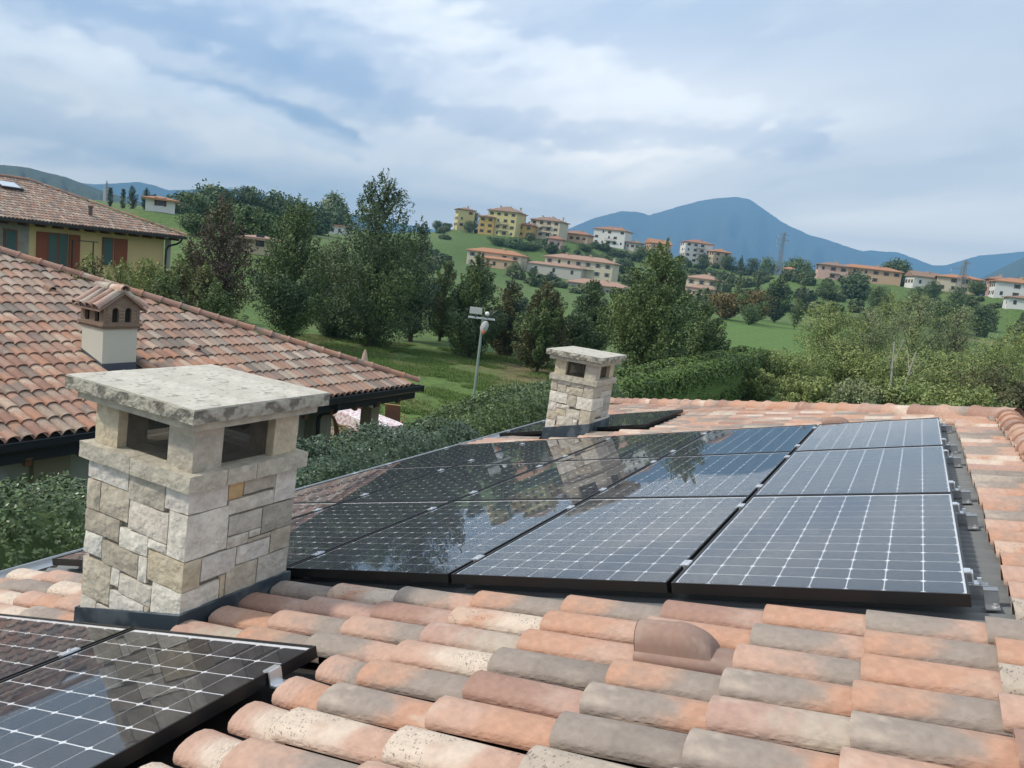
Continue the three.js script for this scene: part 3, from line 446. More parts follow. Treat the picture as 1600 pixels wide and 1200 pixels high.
/* ---------- solar panels ---------- */
const PANEL_W = 1.036, PANEL_L = 1.69, LIP = 0.009, FRAME_H = 0.044;
const frameMat = new THREE.MeshStandardMaterial({ color: rgb(.022, .021, .021), roughness: 0.38, metalness: 0.35 });
const backMat = std([0.80, 0.81, 0.83], 0.6), clampMat = new THREE.MeshStandardMaterial({ color: rgb(.82, .83, .84), roughness: 0.35, metalness: 0.75 });
const cellMats = [[.0100, .0105, .0150], [.0112, .0118, .0162], [.0094, .0100, .0142]].map(c => std(c, 0.45));
const glassMat = new THREE.MeshPhysicalMaterial({ color: rgb(1, 1, 1), roughness: 0.02, transmission: 1, thickness: 0, ior: 1.62 });
const CU = 0.1258, CV = 0.1258, cu0 = PANEL_W / 2 - LIP - (PANEL_W - 2 * LIP - 8 * CU) / 2, cv0 = PANEL_L / 2 - LIP - (PANEL_L - 2 * LIP - 13 * CV) / 2;
const cellGeo = (() => { const h = CU / 2 - 0.0018, g = CU / 2 - 0.0027, k = 0.0095, o = [[-h + k, -g], [h - k, -g], [h, -g + k], [h, g - k], [h - k, g], [-h + k, g], [-h, g - k], [-h, -g + k]], pos = [], idx = []; for (const y of [0, -0.0006]) o.forEach(([x, z]) => pos.push(x, y, z)); for (let i = 1; i < 7; i++) idx.push(0, i + 1, i); for (let i = 0; i < 8; i++) { const n = (i + 1) % 8; idx.push(i, n, i + 8, n, n + 8, i + 8); } const gg = geoOf(pos, idx).toNonIndexed(); gg.computeVertexNormals(); return gg; })();
const frameGeo = merge([box(PANEL_W, FRAME_H, LIP, 0, -FRAME_H / 2, PANEL_L / 2 - LIP / 2), box(PANEL_W, FRAME_H, LIP, 0, -FRAME_H / 2, -PANEL_L / 2 + LIP / 2), box(LIP, FRAME_H, PANEL_L - 2 * LIP, PANEL_W / 2 - LIP / 2, -FRAME_H / 2, 0), box(LIP, FRAME_H, PANEL_L - 2 * LIP, -PANEL_W / 2 + LIP / 2, -FRAME_H / 2, 0)]);
const backGeo = box(PANEL_W - 2 * LIP, 0.003, PANEL_L - 2 * LIP, 0, -0.0085, 0), glassGeo = new THREE.PlaneGeometry(PANEL_W - 2 * LIP, PANEL_L - 2 * LIP).rotateX(-Math.PI / 2).translate(0, -0.0035, 0);
const clampGeo = merge([box(0.034, 0.006, 0.075, 0, 0.0035, 0), box(0.010, 0.05, 0.075, 0, -0.025, 0), new THREE.CylinderGeometry(0.007, 0.007, 0.008, 6).translate(0, 0.0105, 0)]);
const allCells = (() => { const l = []; for (let i = 0; i < 8; i++) for (let k = 0; k < 13; k++) l.push(cellGeo.clone().translate(-cu0 + CU * (i + .5), -0.0062, -cv0 + CV * (k + .5))); return merge(l); })();
const panelQ = new THREE.Quaternion().setFromRotationMatrix(new THREE.Matrix4().makeBasis(U, N, ZZ));
function panel(u, v, label, single, group, clampSide) { // u, v: lower front corner on the roof
  const root = thing('solar_panel', label, 'solar panel', roofP(u + PU / 2, v + PV / 2, 0), 0, group); root.quaternion.copy(panelQ);
  add('frame', frameGeo, frameMat, root); add('backsheet', backGeo, backMat, root);
  if (single) for (let i = 0; i < 8; i++) for (let k = 0; k < 13; k++) { const c = add('cell', cellGeo, cellMats[(i * 5 + k * 3 + (i * k) % 4) % 3], root); c.position.set(-cu0 + CU * (i + .5), -0.0062, -cv0 + CV * (k + .5)); }
  else { const c = add('cells', allCells, cellMats[0], root); c.userData.kind = 'stuff'; }
  add('glass', glassGeo, glassMat, root);
  if (clampSide) for (const z of [0.58, -0.56]) { const c = add('clamp', clampGeo, clampMat, root); c.position.set(clampSide * PU / 2, 0, z); }
  return root;
}
const GRP = 'solar panels on the tiled roof';
const rowsN = ['front', 'middle', 'back'], colsN = ['lowest, eave-side', 'second from the eave', 'middle', 'second from the ridge', 'uppermost, ridge-side'];
for (let r = 0; r < 3; r++) for (let c = 0; c < 5; c++) panel(c * PU, r * PV, `black solar panel, ${colsN[c]} column, ${rowsN[r]} row of the large array`, r < 2 || c > 2, GRP, -1);
for (let c = 1; c < 3; c++) panel(c * PU, -0.875 - PV, c === 1 ? 'black solar panel cut by the left photo edge before the large chimney' : 'black solar panel in the bottom left corner nearest the camera', true, GRP, -1);
{ const p = scene.getObjectByName(scene.children.filter(o => o.name.startsWith('solar_panel')).at(-1).name), m = add('end_clamp', merge([box(0.024, 0.006, 0.055, PANEL_W / 2 - 0.004, 0.0035, 0.42), box(0.006, 0.05, 0.055, PANEL_W / 2 + 0.010, -0.022, 0.42), box(0.03, 0.006, 0.055, PANEL_W / 2 + 0.026, -0.046, 0.42), box(0.07, 0.004, 0.012, PANEL_W / 2 + 0.04, -0.05, 0.40), box(0.07, 0.004, 0.012, PANEL_W / 2 + 0.04, -0.05, 0.44)]), clampMat, p); m.position.z = -1.05; }
for (let c = 0; c < 2; c++) panel(c * PU, 6.13, c === 0 ? 'black solar panel left behind the far chimney, at the eave' : 'black solar panel behind the far chimney, nearer the ridge', false, GRP, -1);
/* end clamps and rail ends with their angle feet beside the ridge-side panels */
const railMat = new THREE.MeshStandardMaterial({ color: rgb(.50, .51, .52), roughness: 0.4, metalness: 0.8 }), plateMat = new THREE.MeshStandardMaterial({ color: rgb(.33, .34, .35), roughness: 0.45, metalness: 0.6 });
function bracket(u, v, label) {
  const root = thing('rail_end', label, 'bracket', roofP(u, v, -0.087), 0, 'aluminium rail ends beside the ridge-side panels'); root.quaternion.copy(panelQ);
  add('rail', merge([box(0.09, 0.034, 0.004, -0.045, 0.026, 0.016), box(0.09, 0.034, 0.004, -0.045, 0.026, -0.016), box(0.09, 0.004, 0.028, -0.045, 0.011, 0), box(0.09, 0.004, 0.010, -0.045, 0.041, 0.009), box(0.09, 0.004, 0.010, -0.045, 0.041, -0.009)]), railMat, root);
  add('end_clamp', merge([box(0.022, 0.006, 0.05, -0.062, 0.091, 0), box(0.006, 0.046, 0.05, -0.047, 0.066, 0), box(0.016, 0.006, 0.05, -0.036, 0.046, 0), box(0.014, 0.02, 0.014, -0.026, 0.056, 0)]), clampMat, root);
  add('foot_plate', merge([box(0.044, 0.052, 0.004, 0.002, 0.026, 0.105), box(0.044, 0.004, 0.04, 0.002, 0.053, 0.087), box(0.044, 0.004, 0.05, 0.002, 0.002, 0.132)]), plateMat, root);
  const b = add('bolt', merge([new THREE.CylinderGeometry(0.008, 0.008, 0.012, 6).translate(0.01, 0.010, 0.135), new THREE.CylinderGeometry(0.013, 0.013, 0.003, 12).translate(0.01, 0.005, 0.135)]), clampMat, root);
}
{ let k = 0; const nm = ['nearest the camera', 'second from the camera', 'third from the camera', 'fourth from the camera', 'fifth from the camera', 'farthest from the camera']; for (let r = 0; r < 3; r++) for (const dv of [0.265, 1.40]) bracket(5 * PU + 0.055, r * PV + dv, `aluminium rail end with foot plate beside the ridge-side panels, ${nm[k++]}`); }
console.log('roof done');

/* ---------- neighbouring house on the left ---------- */
const NB = V3(-10, GROUND, -5), nSl = Math.atan(0.33), nU = V3(-Math.cos(nSl), Math.sin(nSl), 0), nN = V3(Math.sin(nSl), Math.cos(nSl), 0), nZ = V3(0, 0, -1);
const NE = { x: -5.66, y: -0.86, z0: 3, z1: -12.35, run: 8.2 };
const neighbour = thing('tiled_house', 'low neighbouring house with brown clay tile hip roof and dark gutter', 'house', NB);
const off = (g, b) => g.translate(-b.x, -b.y, -b.z);
{
  const t = 0.33, P = (dx, z, dy = 0) => [NE.x - dx, NE.y + dx * t + dy, z], R = NE.run;
  const vs = [P(0, NE.z0), P(R, NE.z0), P(R, NE.z1 + R), P(0, NE.z1), P(0, NE.z0, -.1), P(R, NE.z0, -.1), P(R, NE.z1 + R, -.1), P(0, NE.z1, -.1)];
  const deck = add('roof', off(poly(vs, [[0, 3, 2, 1], [4, 5, 6, 7], [0, 4, 7, 3], [0, 1, 5, 4]]), NB), M_underlay, neighbour);
  const W = [NE.x - 2 * R, NE.y, NE.z1], Wf = [NE.x - 2 * R, NE.y, NE.z0], rA = P(R, NE.z1 + R), rB = P(R, NE.z0), e = P(0, NE.z1), dn = p => [p[0], p[1] - .1, p[2]];
  add('end_slope', off(poly([e, W, rA, dn(e), dn(W), dn(rA)], [[0, 1, 2], [5, 4, 3], [0, 3, 4, 1]]), NB), std([0.40, 0.25, 0.18], 0.9), neighbour);
  add('back_slope', off(poly([rA, W, Wf, rB, dn(rA), dn(W), dn(Wf), dn(rB)], [[0, 1, 2, 3], [7, 6, 5, 4], [1, 5, 6, 2]]), NB), std([0.40, 0.25, 0.18], 0.9), neighbour);
  const frame = { o: V3(NE.x, NE.y, 0).addScaledVector(nN, 0.02), U: nU, N: nN, Z: nZ }, spots = [], lenRun = R / Math.cos(nSl);
  const chim = { x0: -7.85, x1: -7.22, z0: -5.2, z1: -5.92 };
  for (let c = 0; c < 22; c++) for (let row = 0; row < 68; row++) {
    const z = -0.4 - row * PITCH, u = -0.06 + c * 0.385, uc = u + 0.2, x = NE.x - uc * Math.cos(nSl); if (z < NE.z1 + (NE.x - x) + 0.05) continue; if (u > lenRun - 0.3) continue;
    if (x > chim.x0 && x < chim.x1 && z < chim.z0 && z > chim.z1) continue;
    if (z > -1.2 - uc * 0.35) continue; // beyond the left edge of the view
    spots.push([u, -z]);
  }
  layTiles(deck, NB, frame, spots, 21, 300, clayAged, 0.88);
  layVent(deck, NB, frame, (NE.x + 10.15) / Math.cos(nSl), 6.1, ventMat); layVent(deck, NB, frame, (NE.x + 7.6) * -1 / -Math.cos(nSl), 7.45, ventMat);
  layCaps('hip_tile', neighbour, NB, V3(NE.x + 0.02, NE.y + 0.09, NE.z1 - 0.02), V3(NE.x - R, NE.y + R * t + 0.10, NE.z1 + R), 0.40, 13, clayAged);
  const dark = new THREE.MeshStandardMaterial({ color: rgb(.030, .035, .045), roughness: 0.4, metalness: 0.35 }), wood = std([0.16, 0.07, 0.035], 0.8), plaster = std([0.46, 0.48, 0.42], 0.9), tanWall = std([0.34, 0.30, 0.22], 0.9);
  // gutter: open channel with a rolled lip
  const sh = new THREE.Shape(); sh.moveTo(0, 0); sh.lineTo(-0.012, -0.10); sh.quadraticCurveTo(-0.03, -0.155, -0.09, -0.155); sh.lineTo(-0.16, -0.155); sh.lineTo(-0.16, 0.0); sh.lineTo(-0.152, 0); sh.lineTo(-0.152, -0.147); sh.lineTo(-0.09, -0.147); sh.quadraticCurveTo(-0.038, -0.147, -0.022, -0.10); sh.lineTo(-0.014, 0); sh.absarc(-0.004, 0.004, 0.010, 0, Math.PI * 1.9);
  const L = NE.z0 - NE.z1 + 0.06, g = new THREE.ExtrudeGeometry(sh, { depth: L, bevelEnabled: false, curveSegments: 6 }); g.translate(-5.52, -0.865, NE.z1 - 0.10); add('gutter', off(g, NB), dark, neighbour);
  add('gutter_cap', off(boxBetween(-5.70, -5.515, -1.02, -0.862, NE.z1 - 0.11, NE.z1 - 0.102), NB), dark, neighbour);
  add('fascia', off(boxBetween(-5.74, -5.69, -1.20, -0.94, NE.z1, NE.z0), NB), dark, neighbour);
  add('soffit', off(poly([[-5.75, -1.08, NE.z0], [-6.7, -0.77, NE.z0], [-6.7, -0.77, NE.z1 + .5], [-5.75, -1.08, NE.z1 + .5], [-5.75, -1.04, NE.z0], [-6.7, -0.73, NE.z0], [-6.7, -0.73, NE.z1 + .5], [-5.75, -1.04, NE.z1 + .5]], [[0, 1, 2, 3], [7, 6, 5, 4], [0, 3, 7, 4]]), NB), std([0.14, 0.07, 0.04], 0.85), neighbour);
  for (let z = -1.6; z > NE.z1 + 0.3; z -= 0.78) { const b = box(1.1, 0.13, 0.09); b.rotateZ(-nSl); b.translate(-6.22, -1.04, z); add('rafter', off(b, NB), wood, neighbour); }
  add('wall', off(boxBetween(-20.5, -6.55, GROUND, -0.72, -9.75, 2.4), NB), plaster, neighbour);
  for (const z of [-3.95, -6.8]) add('pilaster', off(boxBetween(-6.56, -6.44, GROUND, -0.9, z - 0.28, z + 0.28), NB), tanWall, neighbour);
  add('corner_pillar', off(boxBetween(-6.62, -6.20, GROUND, -1.1, -9.98, -9.52), NB), new THREE.MeshStandardMaterial({ color: rgb(.30, .28, .23), map: stoneGrain, roughness: 0.95, bumpMap: stoneBump, bumpScale: 0.01 }), neighbour);
  const pipe = new THREE.TubeGeometry(new THREE.CatmullRomCurve3([V3(-5.62, -1.0, -9.45), V3(-5.62, -1.14, -9.45), V3(-5.75, -1.24, -9.47), V3(-6.05, -1.32, -9.5), V3(-6.14, -1.42, -9.5), V3(-6.14, -1.8, -9.5), V3(-6.14, -3.3, -9.5)]), 24, 0.045, 8); add('downpipe', off(pipe, NB), dark, neighbour);
  add('corner_pillar', off(boxBetween(-6.62, -6.30, GROUND, -1.1, NE.z1 + 0.55, NE.z1 + 0.85), NB), tanWall, neighbour); // porch post at the far end
  // the plastered chimney with its brick crown
  const c0 = V3(-7.535, 0, -5.56), hx = 0.285, hz = 0.32, ch = new THREE.Group(); ch.name = 'chimney'; ch.userData.label = 'cream plastered chimney with brick crown and little tiled gable'; ch.position.copy(c0).sub(NB); neighbour.add(ch);
  const part = (n, gg, m) => add(n, gg, m, ch), brick = new THREE.MeshStandardMaterial({ map: texture(128, 128, (u, v) => { const n = ring(u, v, 5, 3, 4); return mix3([0.17, 0.12, 0.085], [0.33, 0.235, 0.165], n); }), roughness: 0.9 });
  part('plaster_shaft', boxBetween(-hx, hx, -0.9, 0.39, -hz, hz), std([0.62, 0.60, 0.50], 0.92));
  const fl = 0.006, ty = x => NE.y + (NE.x - (x + c0.x)) * t; part('flashing', poly([[-hx - fl, ty(-hx) + .13, hz + fl], [hx + fl, ty(hx) + .13, hz + fl], [hx + fl, ty(hx) - .1, hz + fl], [-hx - fl, ty(-hx) - .1, hz + fl], [hx + fl, ty(hx) + .13, -hz - fl], [hx + fl, ty(hx) - .1, -hz - fl], [-hx - fl, ty(-hx) + .13, -hz - fl], [-hx - fl, ty(-hx) - .1, -hz - fl]], [[3, 2, 1, 0], [2, 5, 4, 1], [5, 7, 6, 4], [7, 3, 0, 6], [0, 1, 4, 6]]), std([0.09, 0.10, 0.12], 0.5));
  part('brick_collar', merge([boxBetween(-hx - .03, hx + .03, 0.391, 0.435, -hz - .03, hz + .03), boxBetween(-hx - .055, hx + .055, 0.436, 0.485, -hz - .055, hz + .055)]), brick);
  const wallWithArches = (w, n) => { const s = new THREE.Shape([new THREE.Vector2(-w, 0), new THREE.Vector2(w, 0), new THREE.Vector2(w, 0.33), new THREE.Vector2(-w, 0.33)]); for (let i = 0; i < n; i++) { const cx = (i - (n - 1) / 2) * w * 0.86, h = new THREE.Path(); h.moveTo(cx - 0.062, 0.015); h.lineTo(cx + 0.062, 0.015); h.lineTo(cx + 0.062, 0.205); h.absarc(cx, 0.205, 0.062, 0, Math.PI); h.lineTo(cx - 0.062, 0.015); s.holes.push(h); } return new THREE.ExtrudeGeometry(s, { depth: 0.06, bevelEnabled: false, curveSegments: 8 }); };
  part('brick_wall', wallWithArches(hx + 0.02, 2).translate(0, 0.486, hz - 0.04), brick); part('brick_wall', wallWithArches(hx + 0.02, 2).translate(0, 0.486, -hz - 0.02), brick);
  part('brick_wall', wallWithArches(hz - 0.042, 2).rotateY(Math.PI / 2).translate(hx - 0.04, 0.486, 0), brick); part('brick_wall', wallWithArches(hz - 0.042, 2).rotateY(Math.PI / 2).translate(-hx - 0.02, 0.486, 0), brick);
  for (const y of [0.545, 0.605, 0.665, 0.725]) part('brick_course', merge([boxBetween(hx + .018, hx + .026, y, y + .012, -hz + .05, -hz + .09), boxBetween(hx + .018, hx + .026, y, y + .012, -.05, .05), boxBetween(hx + .018, hx + .026, y, y + .012, hz - .09, hz - .05)]), std([0.36, 0.27, 0.20], 0.9));
  part('soot_lining', boxBetween(-hx + .03, hx - .03, 0.45, 0.80, -hz + .06, hz - .06), std([0.02, 0.018, 0.016], 1));
  const gy = 0.817, rise = 0.21; part('gable', poly([[hx + .015, gy, -hz], [hx + .015, gy, hz], [hx + .015, gy + rise, 0], [-hx - .015, gy, -hz], [-hx - .015, gy, hz], [-hx - .015, gy + rise, 0]], [[1, 0, 2], [3, 4, 5], [0, 1, 4, 3], [1, 2, 5, 4], [2, 0, 3, 5]]), brick);
  const ang = Math.atan2(rise, hz), sl = Math.hypot(rise, hz) + 0.17, barrel = capGeo(sl, 0.075, 0.064); // barrel tiles down both slopes
  for (const sz of [1, -1]) { const f = V3(0, -Math.sin(ang), Math.cos(ang) * sz), X = f.clone().negate(), Z = V3(sz, 0, 0), Y = Z.clone().cross(X), Q = new THREE.Quaternion().setFromRotationMatrix(new THREE.Matrix4().makeBasis(X, Y, Z));
    const low = V3(0, gy + rise + 0.01, 0).addScaledVector(f, sl);
    for (let k = 0; k < 4; k++) { const m = part('roof_tile', barrel, clayMats[[7, 11, 8, 13][k]]); m.quaternion.copy(Q); m.position.copy(low).add(V3(-0.27 + k * 0.18, 0.012, 0)); }
    part('tile_bed', poly([[-.36, gy + rise, 0], [.36, gy + rise, 0], [.36, low.y - .01, low.z * .97], [-.36, low.y - .01, low.z * .97], [-.36, gy + rise - .03, 0], [.36, gy + rise - .03, 0], [.36, low.y - .04, low.z * .97], [-.36, low.y - .04, low.z * .97]], [[0, 1, 2, 3], [7, 6, 5, 4], [0, 3, 7, 4], [1, 5, 6, 2], [3, 2, 6, 7]]), std([0.30, 0.20, 0.15], 0.9)); }
  for (const k of [0, 1]) { const m = part('ridge_tile', capGeo(0.42, 0.085, 0.075), clayMats[k ? 11 : 5]); m.position.set(0.38 - k * 0.36, gy + rise + 0.035, 0); m.rotation.y = Math.PI; }
}
/* wall unit under the neighbour's eave and a small camera */
{
  const p = V3(-6.32, -1.66, -2.75), ac = thing('air_conditioner', 'grey air conditioner outdoor unit on the neighbouring wall under the eave', 'air conditioner', p);
  add('casing', boxBetween(-.23, .10, 0, .60, -.42, .42), std([0.42, 0.43, 0.42], 0.6), ac); add('fan_shroud', new THREE.CylinderGeometry(.24, .24, .02, 28).rotateZ(Math.PI / 2).translate(.105, .3, 0.1), std([0.03, 0.03, 0.03], 0.7), ac);
  for (let k = 0; k < 9; k++) add('grille_bar', boxBetween(.112, .122, .06 + k * .058, .075 + k * .058, -.16, .38), std([0.13, 0.13, 0.13], 0.6), ac);
  add('wall_bracket', boxBetween(-.23, .12, -.05, 0, -.4, .4), std([0.4, 0.4, 0.4], 0.6), ac);
  const c = thing('security_camera', 'small white security camera hanging under the neighbouring gutter', 'camera', V3(-5.86, -1.24, -10.9));
  add('housing', new THREE.SphereGeometry(0.07, 16, 10).scale(1.25, 1, 1), std([0.8, 0.8, 0.8], 0.4), c); add('lens', new THREE.CylinderGeometry(.035, .04, .03, 14).rotateZ(Math.PI / 2).translate(.085, -.01, 0), std([.015, .015, .02], .2), c); add('mount', new THREE.CylinderGeometry(.02, .03, .14, 10).translate(0, .12, 0), std([.75, .75, .75], .5), c);
}

/* ---------- the yellow house at the far left ---------- */
function onX(px, py, x) { const r = rayOf(px, py); return EYE.clone().addScaledVector(r, (x - EYE.x) / r.x); }
{
  const E = { x: -35.8, y: 1.55, z0: -2, z1: -29.9, R: 6.1, t: 0.345 }, B = V3(-40, GROUND, -18), yh = thing('tiled_house', 'yellow plastered house with hip tile roof and red shutters at far left', 'house', B), sl = Math.atan(E.t);
  const P = (dx, z, dy = 0) => [E.x - dx, E.y + dx * E.t + dy, z], R = E.R, m = std([0.20, 0.13, 0.10], 0.95);
  const deck = add('roof', off(poly([P(0, E.z0), P(R, E.z0), P(R, E.z1 + R), P(0, E.z1), P(0, E.z0, -.16), P(R, E.z0, -.16), P(R, E.z1 + R, -.16), P(0, E.z1, -.16)], [[0, 3, 2, 1], [4, 5, 6, 7], [0, 4, 7, 3]]), B), m, yh);
  const rA = P(R, E.z1 + R), W = [E.x - 2 * R, E.y, E.z1], Wf = [E.x - 2 * R, E.y, E.z0], rB = P(R, E.z0), e = P(0, E.z1), dn = p => [p[0], p[1] - .16, p[2]];
  add('end_slope', off(poly([e, W, rA, dn(e), dn(W), dn(rA)], [[0, 1, 2], [5, 4, 3], [0, 3, 4, 1]]), B), std([0.36, 0.24, 0.18], 0.9), yh); add('back_slope', off(poly([rA, W, Wf, rB, dn(rA), dn(W), dn(Wf), dn(rB)], [[0, 1, 2, 3], [7, 6, 5, 4]]), B), std([0.36, 0.24, 0.18], 0.9), yh);
  const spots = []; for (let c = 0; c < 17; c++) for (let row = 0; row < 78; row++) { const z = -15.2 - row * PITCH, u = -0.05 + c * 0.385, x = E.x - (u + .2) * Math.cos(sl); if (z < E.z1 + (E.x - x) + .08) continue; spots.push([u, -z]); }
  layTiles(deck, B, { o: V3(E.x, E.y, 0), U: V3(-Math.cos(sl), Math.sin(sl), 0), N: V3(Math.sin(sl), Math.cos(sl), 0), Z: V3(0, 0, -1) }, spots, 31, 0, clayAged, 0.88);
  layCaps('hip_tile', yh, B, V3(E.x, E.y + .1, E.z1), V3(E.x - R, E.y + R * E.t + .1, E.z1 + R), 0.40, 17, clayAged); layCaps('ridge_tile', yh, B, V3(E.x - R, E.y + R * E.t + .1, E.z1 + R), V3(E.x - R, E.y + R * E.t + .1, -12), 0.40, 18, clayAged);
  const wx = -36.75, yel = new THREE.MeshStandardMaterial({ color: rgb(.70, .53, .27), roughness: 0.92 }); add('wall', off(boxBetween(-47, wx, GROUND, 1.62, -29.05, -4), B), yel, yh);
  const zAt = (px, py) => onX(px, py, wx).z, yAt = (px, py) => onX(px, py, wx).y, rect = (n, x0, y0, x1, y1, o0, o1, mat, p = yh) => { const za = zAt(x0, (y0 + y1) / 2), zb = zAt(x1, (y0 + y1) / 2), ya = yAt((x0 + x1) / 2, y1), yb = yAt((x0 + x1) / 2, y0); return add(n, off(boxBetween(wx + o0, wx + o1, ya, yb, Math.min(za, zb), Math.max(za, zb)), B), mat, p); };
  const shutter = std([0.26, 0.075, 0.035], 0.7), frame = std([0.20, 0.085, 0.05], 0.7), pane = new THREE.MeshStandardMaterial({ color: rgb(.10, .16, .16), roughness: 0.12, metalness: 0.1 });
  rect('stone_facing', -60, 342, 44, 420, 0.0, 0.06, new THREE.MeshStandardMaterial({ color: rgb(.36, .34, .30), map: stoneGrain, roughness: 0.95, bumpMap: stoneBump, bumpScale: 0.03 }));
  const win = (x0, y0, x1, y1, split, o = 0) => { const f = rect('window', x0, y0, x1, y1, o, o + 0.07, frame); if (split) { const mid = (x0 + x1) / 2; rect('pane', x0 + 2, y0 + 2, mid - 2, y1 - 1, o + 0.02, o + 0.085, pane, f); rect('pane', mid + 2, y0 + 2, x1 - 2, y1 - 1, o + 0.02, o + 0.085, pane, f); } else rect('pane', x0 + 2, y0 + 2, x1 - 3, y1 - 1, o + 0.02, o + 0.085, pane, f); };
  win(4, 358, 25, 392, false, 0.06); win(73, 364, 105, 420, true); win(159, 371, 176, 414, false);
  for (const s of [[56, 362, 73, 420], [107, 367, 124, 420], [178, 373, 198, 420]]) { const f = rect('shutter', ...s, 0.005, 0.06, shutter); }
  rect('stone_quoin', 258, 372, 266, 420, -0.05, 0.03, std([.36, .34, .30], .95));
  const dk = std([0.05, 0.05, 0.055], 0.5, { metalness: .4 }); add('gutter', off(boxBetween(E.x - .06, E.x + .09, E.y - .13, E.y - .01, E.z1, E.z0), B), dk, yh);
  for (let z = -15; z > E.z1 + .5; z -= 0.9) add('rafter', off(boxBetween(wx, E.x - .07, E.y - .30, E.y - .17, z - .05, z + .05), B), std([.12, .06, .035], .8), yh);
  add('downpipe', off(new THREE.TubeGeometry(new THREE.CatmullRomCurve3([V3(E.x, E.y - .1, -29.6), V3(E.x - .1, E.y - .4, -29.5), V3(wx + .12, E.y - .75, -29.2), V3(wx + .12, E.y - 1.1, -29.15), V3(wx + .12, GROUND, -29.15)]), 20, 0.06, 8), B), dk, yh);
  const onRoof = (px, py) => { const r = rayOf(px, py), k = (E.y + E.x * E.t - EYE.y - EYE.x * E.t) / (r.y + r.x * E.t); return EYE.clone().addScaledVector(r, k); };
  const q = onRoof(13, 294), sk = box(0.95, 0.10, 1.15); sk.rotateZ(-sl); sk.translate(q.x, q.y + .16, q.z); const skl = add('skylight', off(sk, B), dk, yh); const sp = box(.78, .02, .98); sp.rotateZ(-sl); sp.translate(q.x + .02, q.y + .22, q.z); add('pane', off(sp, B), new THREE.MeshStandardMaterial({ color: rgb(.75, .78, .8), roughness: .08, metalness: .3 }), skl);
  const vq = onRoof(141, 338); add('vent_pipe', off(merge([new THREE.CylinderGeometry(.11, .11, .5, 12).translate(vq.x, vq.y + .25, vq.z), new THREE.CylinderGeometry(.15, .13, .12, 12).translate(vq.x, vq.y + .52, vq.z)]), B), std([.13, .10, .09], .7), yh);
  // slim metal pergola frame standing before the wall
  const a = onX(127, 377, -34.5), b2 = onX(146, 380, -34.5), pg = thing('pergola_frame', 'slim dark metal pergola frame before the yellow house', 'pergola', V3(a.x, groundAt(a.x, a.z), a.z)), hh = a.y - groundAt(a.x, a.z);
  add('post', box(.05, hh, .05, 0, hh / 2, b2.z - a.z), dk, pg); add('post', box(.05, hh, .05, -1.8, hh / 2, b2.z - a.z), dk, pg); add('beam', box(.05, .05, Math.abs(b2.z - a.z) + .5, 0, hh + .025, (b2.z - a.z) / 2), dk, pg);
}
console.log('houses near done');

/* ---------- foliage ---------- */
const leafMat = new THREE.MeshStandardMaterial({ vertexColors: true, roughness: 0.62, side: THREE.DoubleSide });
const leafGloss = new THREE.MeshStandardMaterial({ vertexColors: true, roughness: 0.38, side: THREE.DoubleSide });
const barkMat = new THREE.MeshStandardMaterial({ map: texture(64, 128, (u, v) => { const n = ring(u, v, 5, 12, 4); return mix3([0.05, 0.04, 0.03], [0.15, 0.12, 0.09], n); }), roughness: 0.95 });
const twigMat = std([0.035, 0.033, 0.02], 0.95);
const GREENS = { dark: [[.050, .090, .036], [.112, .165, .064]], mid: [[.066, .112, .035], [.138, .195, .062]], bright: [[.068, .112, .027], [.150, .200, .052]], copper: [[.045, .030, .022], [.105, .068, .045]], olive: [[.070, .080, .028], [.130, .125, .045]], gold: [[.115, .100, .030], [.235, .165, .050]], pale: [[.175, .215, .100], [.290, .320, .150]], fresh: [[.155, .210, .062], [.300, .345, .110]], conifer: [[.026, .052, .028], [.058, .094, .046]], hedge: [[.075, .135, .026], [.150, .225, .048]], laurel: [[.060, .108, .036], [.140, .200, .076]], blueish: [[.052, .094, .056], [.115, .168, .094]] };
class Leaves { constructor(n) { this.p = new Float32Array(n * 12); this.nr = new Float32Array(n * 12); this.c = new Float32Array(n * 12); this.n = 0; this.max = n; }
  leaf(x, y, z, ax, ay, az, bx, by, bz, nx, ny, nz, c) { if (this.n >= this.max) return; const o = this.n++ * 12, P = this.p; P[o] = x - ax; P[o + 1] = y - ay; P[o + 2] = z - az; P[o + 3] = x + bx; P[o + 4] = y + by; P[o + 5] = z + bz; P[o + 6] = x + ax; P[o + 7] = y + ay; P[o + 8] = z + az; P[o + 9] = x - bx; P[o + 10] = y - by; P[o + 11] = z - bz; for (let k = 0; k < 4; k++) { const q = o + k * 3; this.nr[q] = nx; this.nr[q + 1] = ny; this.nr[q + 2] = nz; this.c[q] = c[0]; this.c[q + 1] = c[1]; this.c[q + 2] = c[2]; } }
  geo() { const g = new THREE.BufferGeometry(), n = this.n; g.setAttribute('position', new THREE.BufferAttribute(this.p.subarray(0, n * 12), 3)); g.setAttribute('normal', new THREE.BufferAttribute(this.nr.subarray(0, n * 12), 3)); g.setAttribute('color', new THREE.BufferAttribute(this.c.subarray(0, n * 12), 3)); const idx = new Uint32Array(n * 6); for (let i = 0; i < n; i++) { const a = i * 4; idx.set([a, a + 2, a + 1, a, a + 3, a + 2], i * 6); } g.setIndex(new THREE.BufferAttribute(idx, 1)); return g; } }
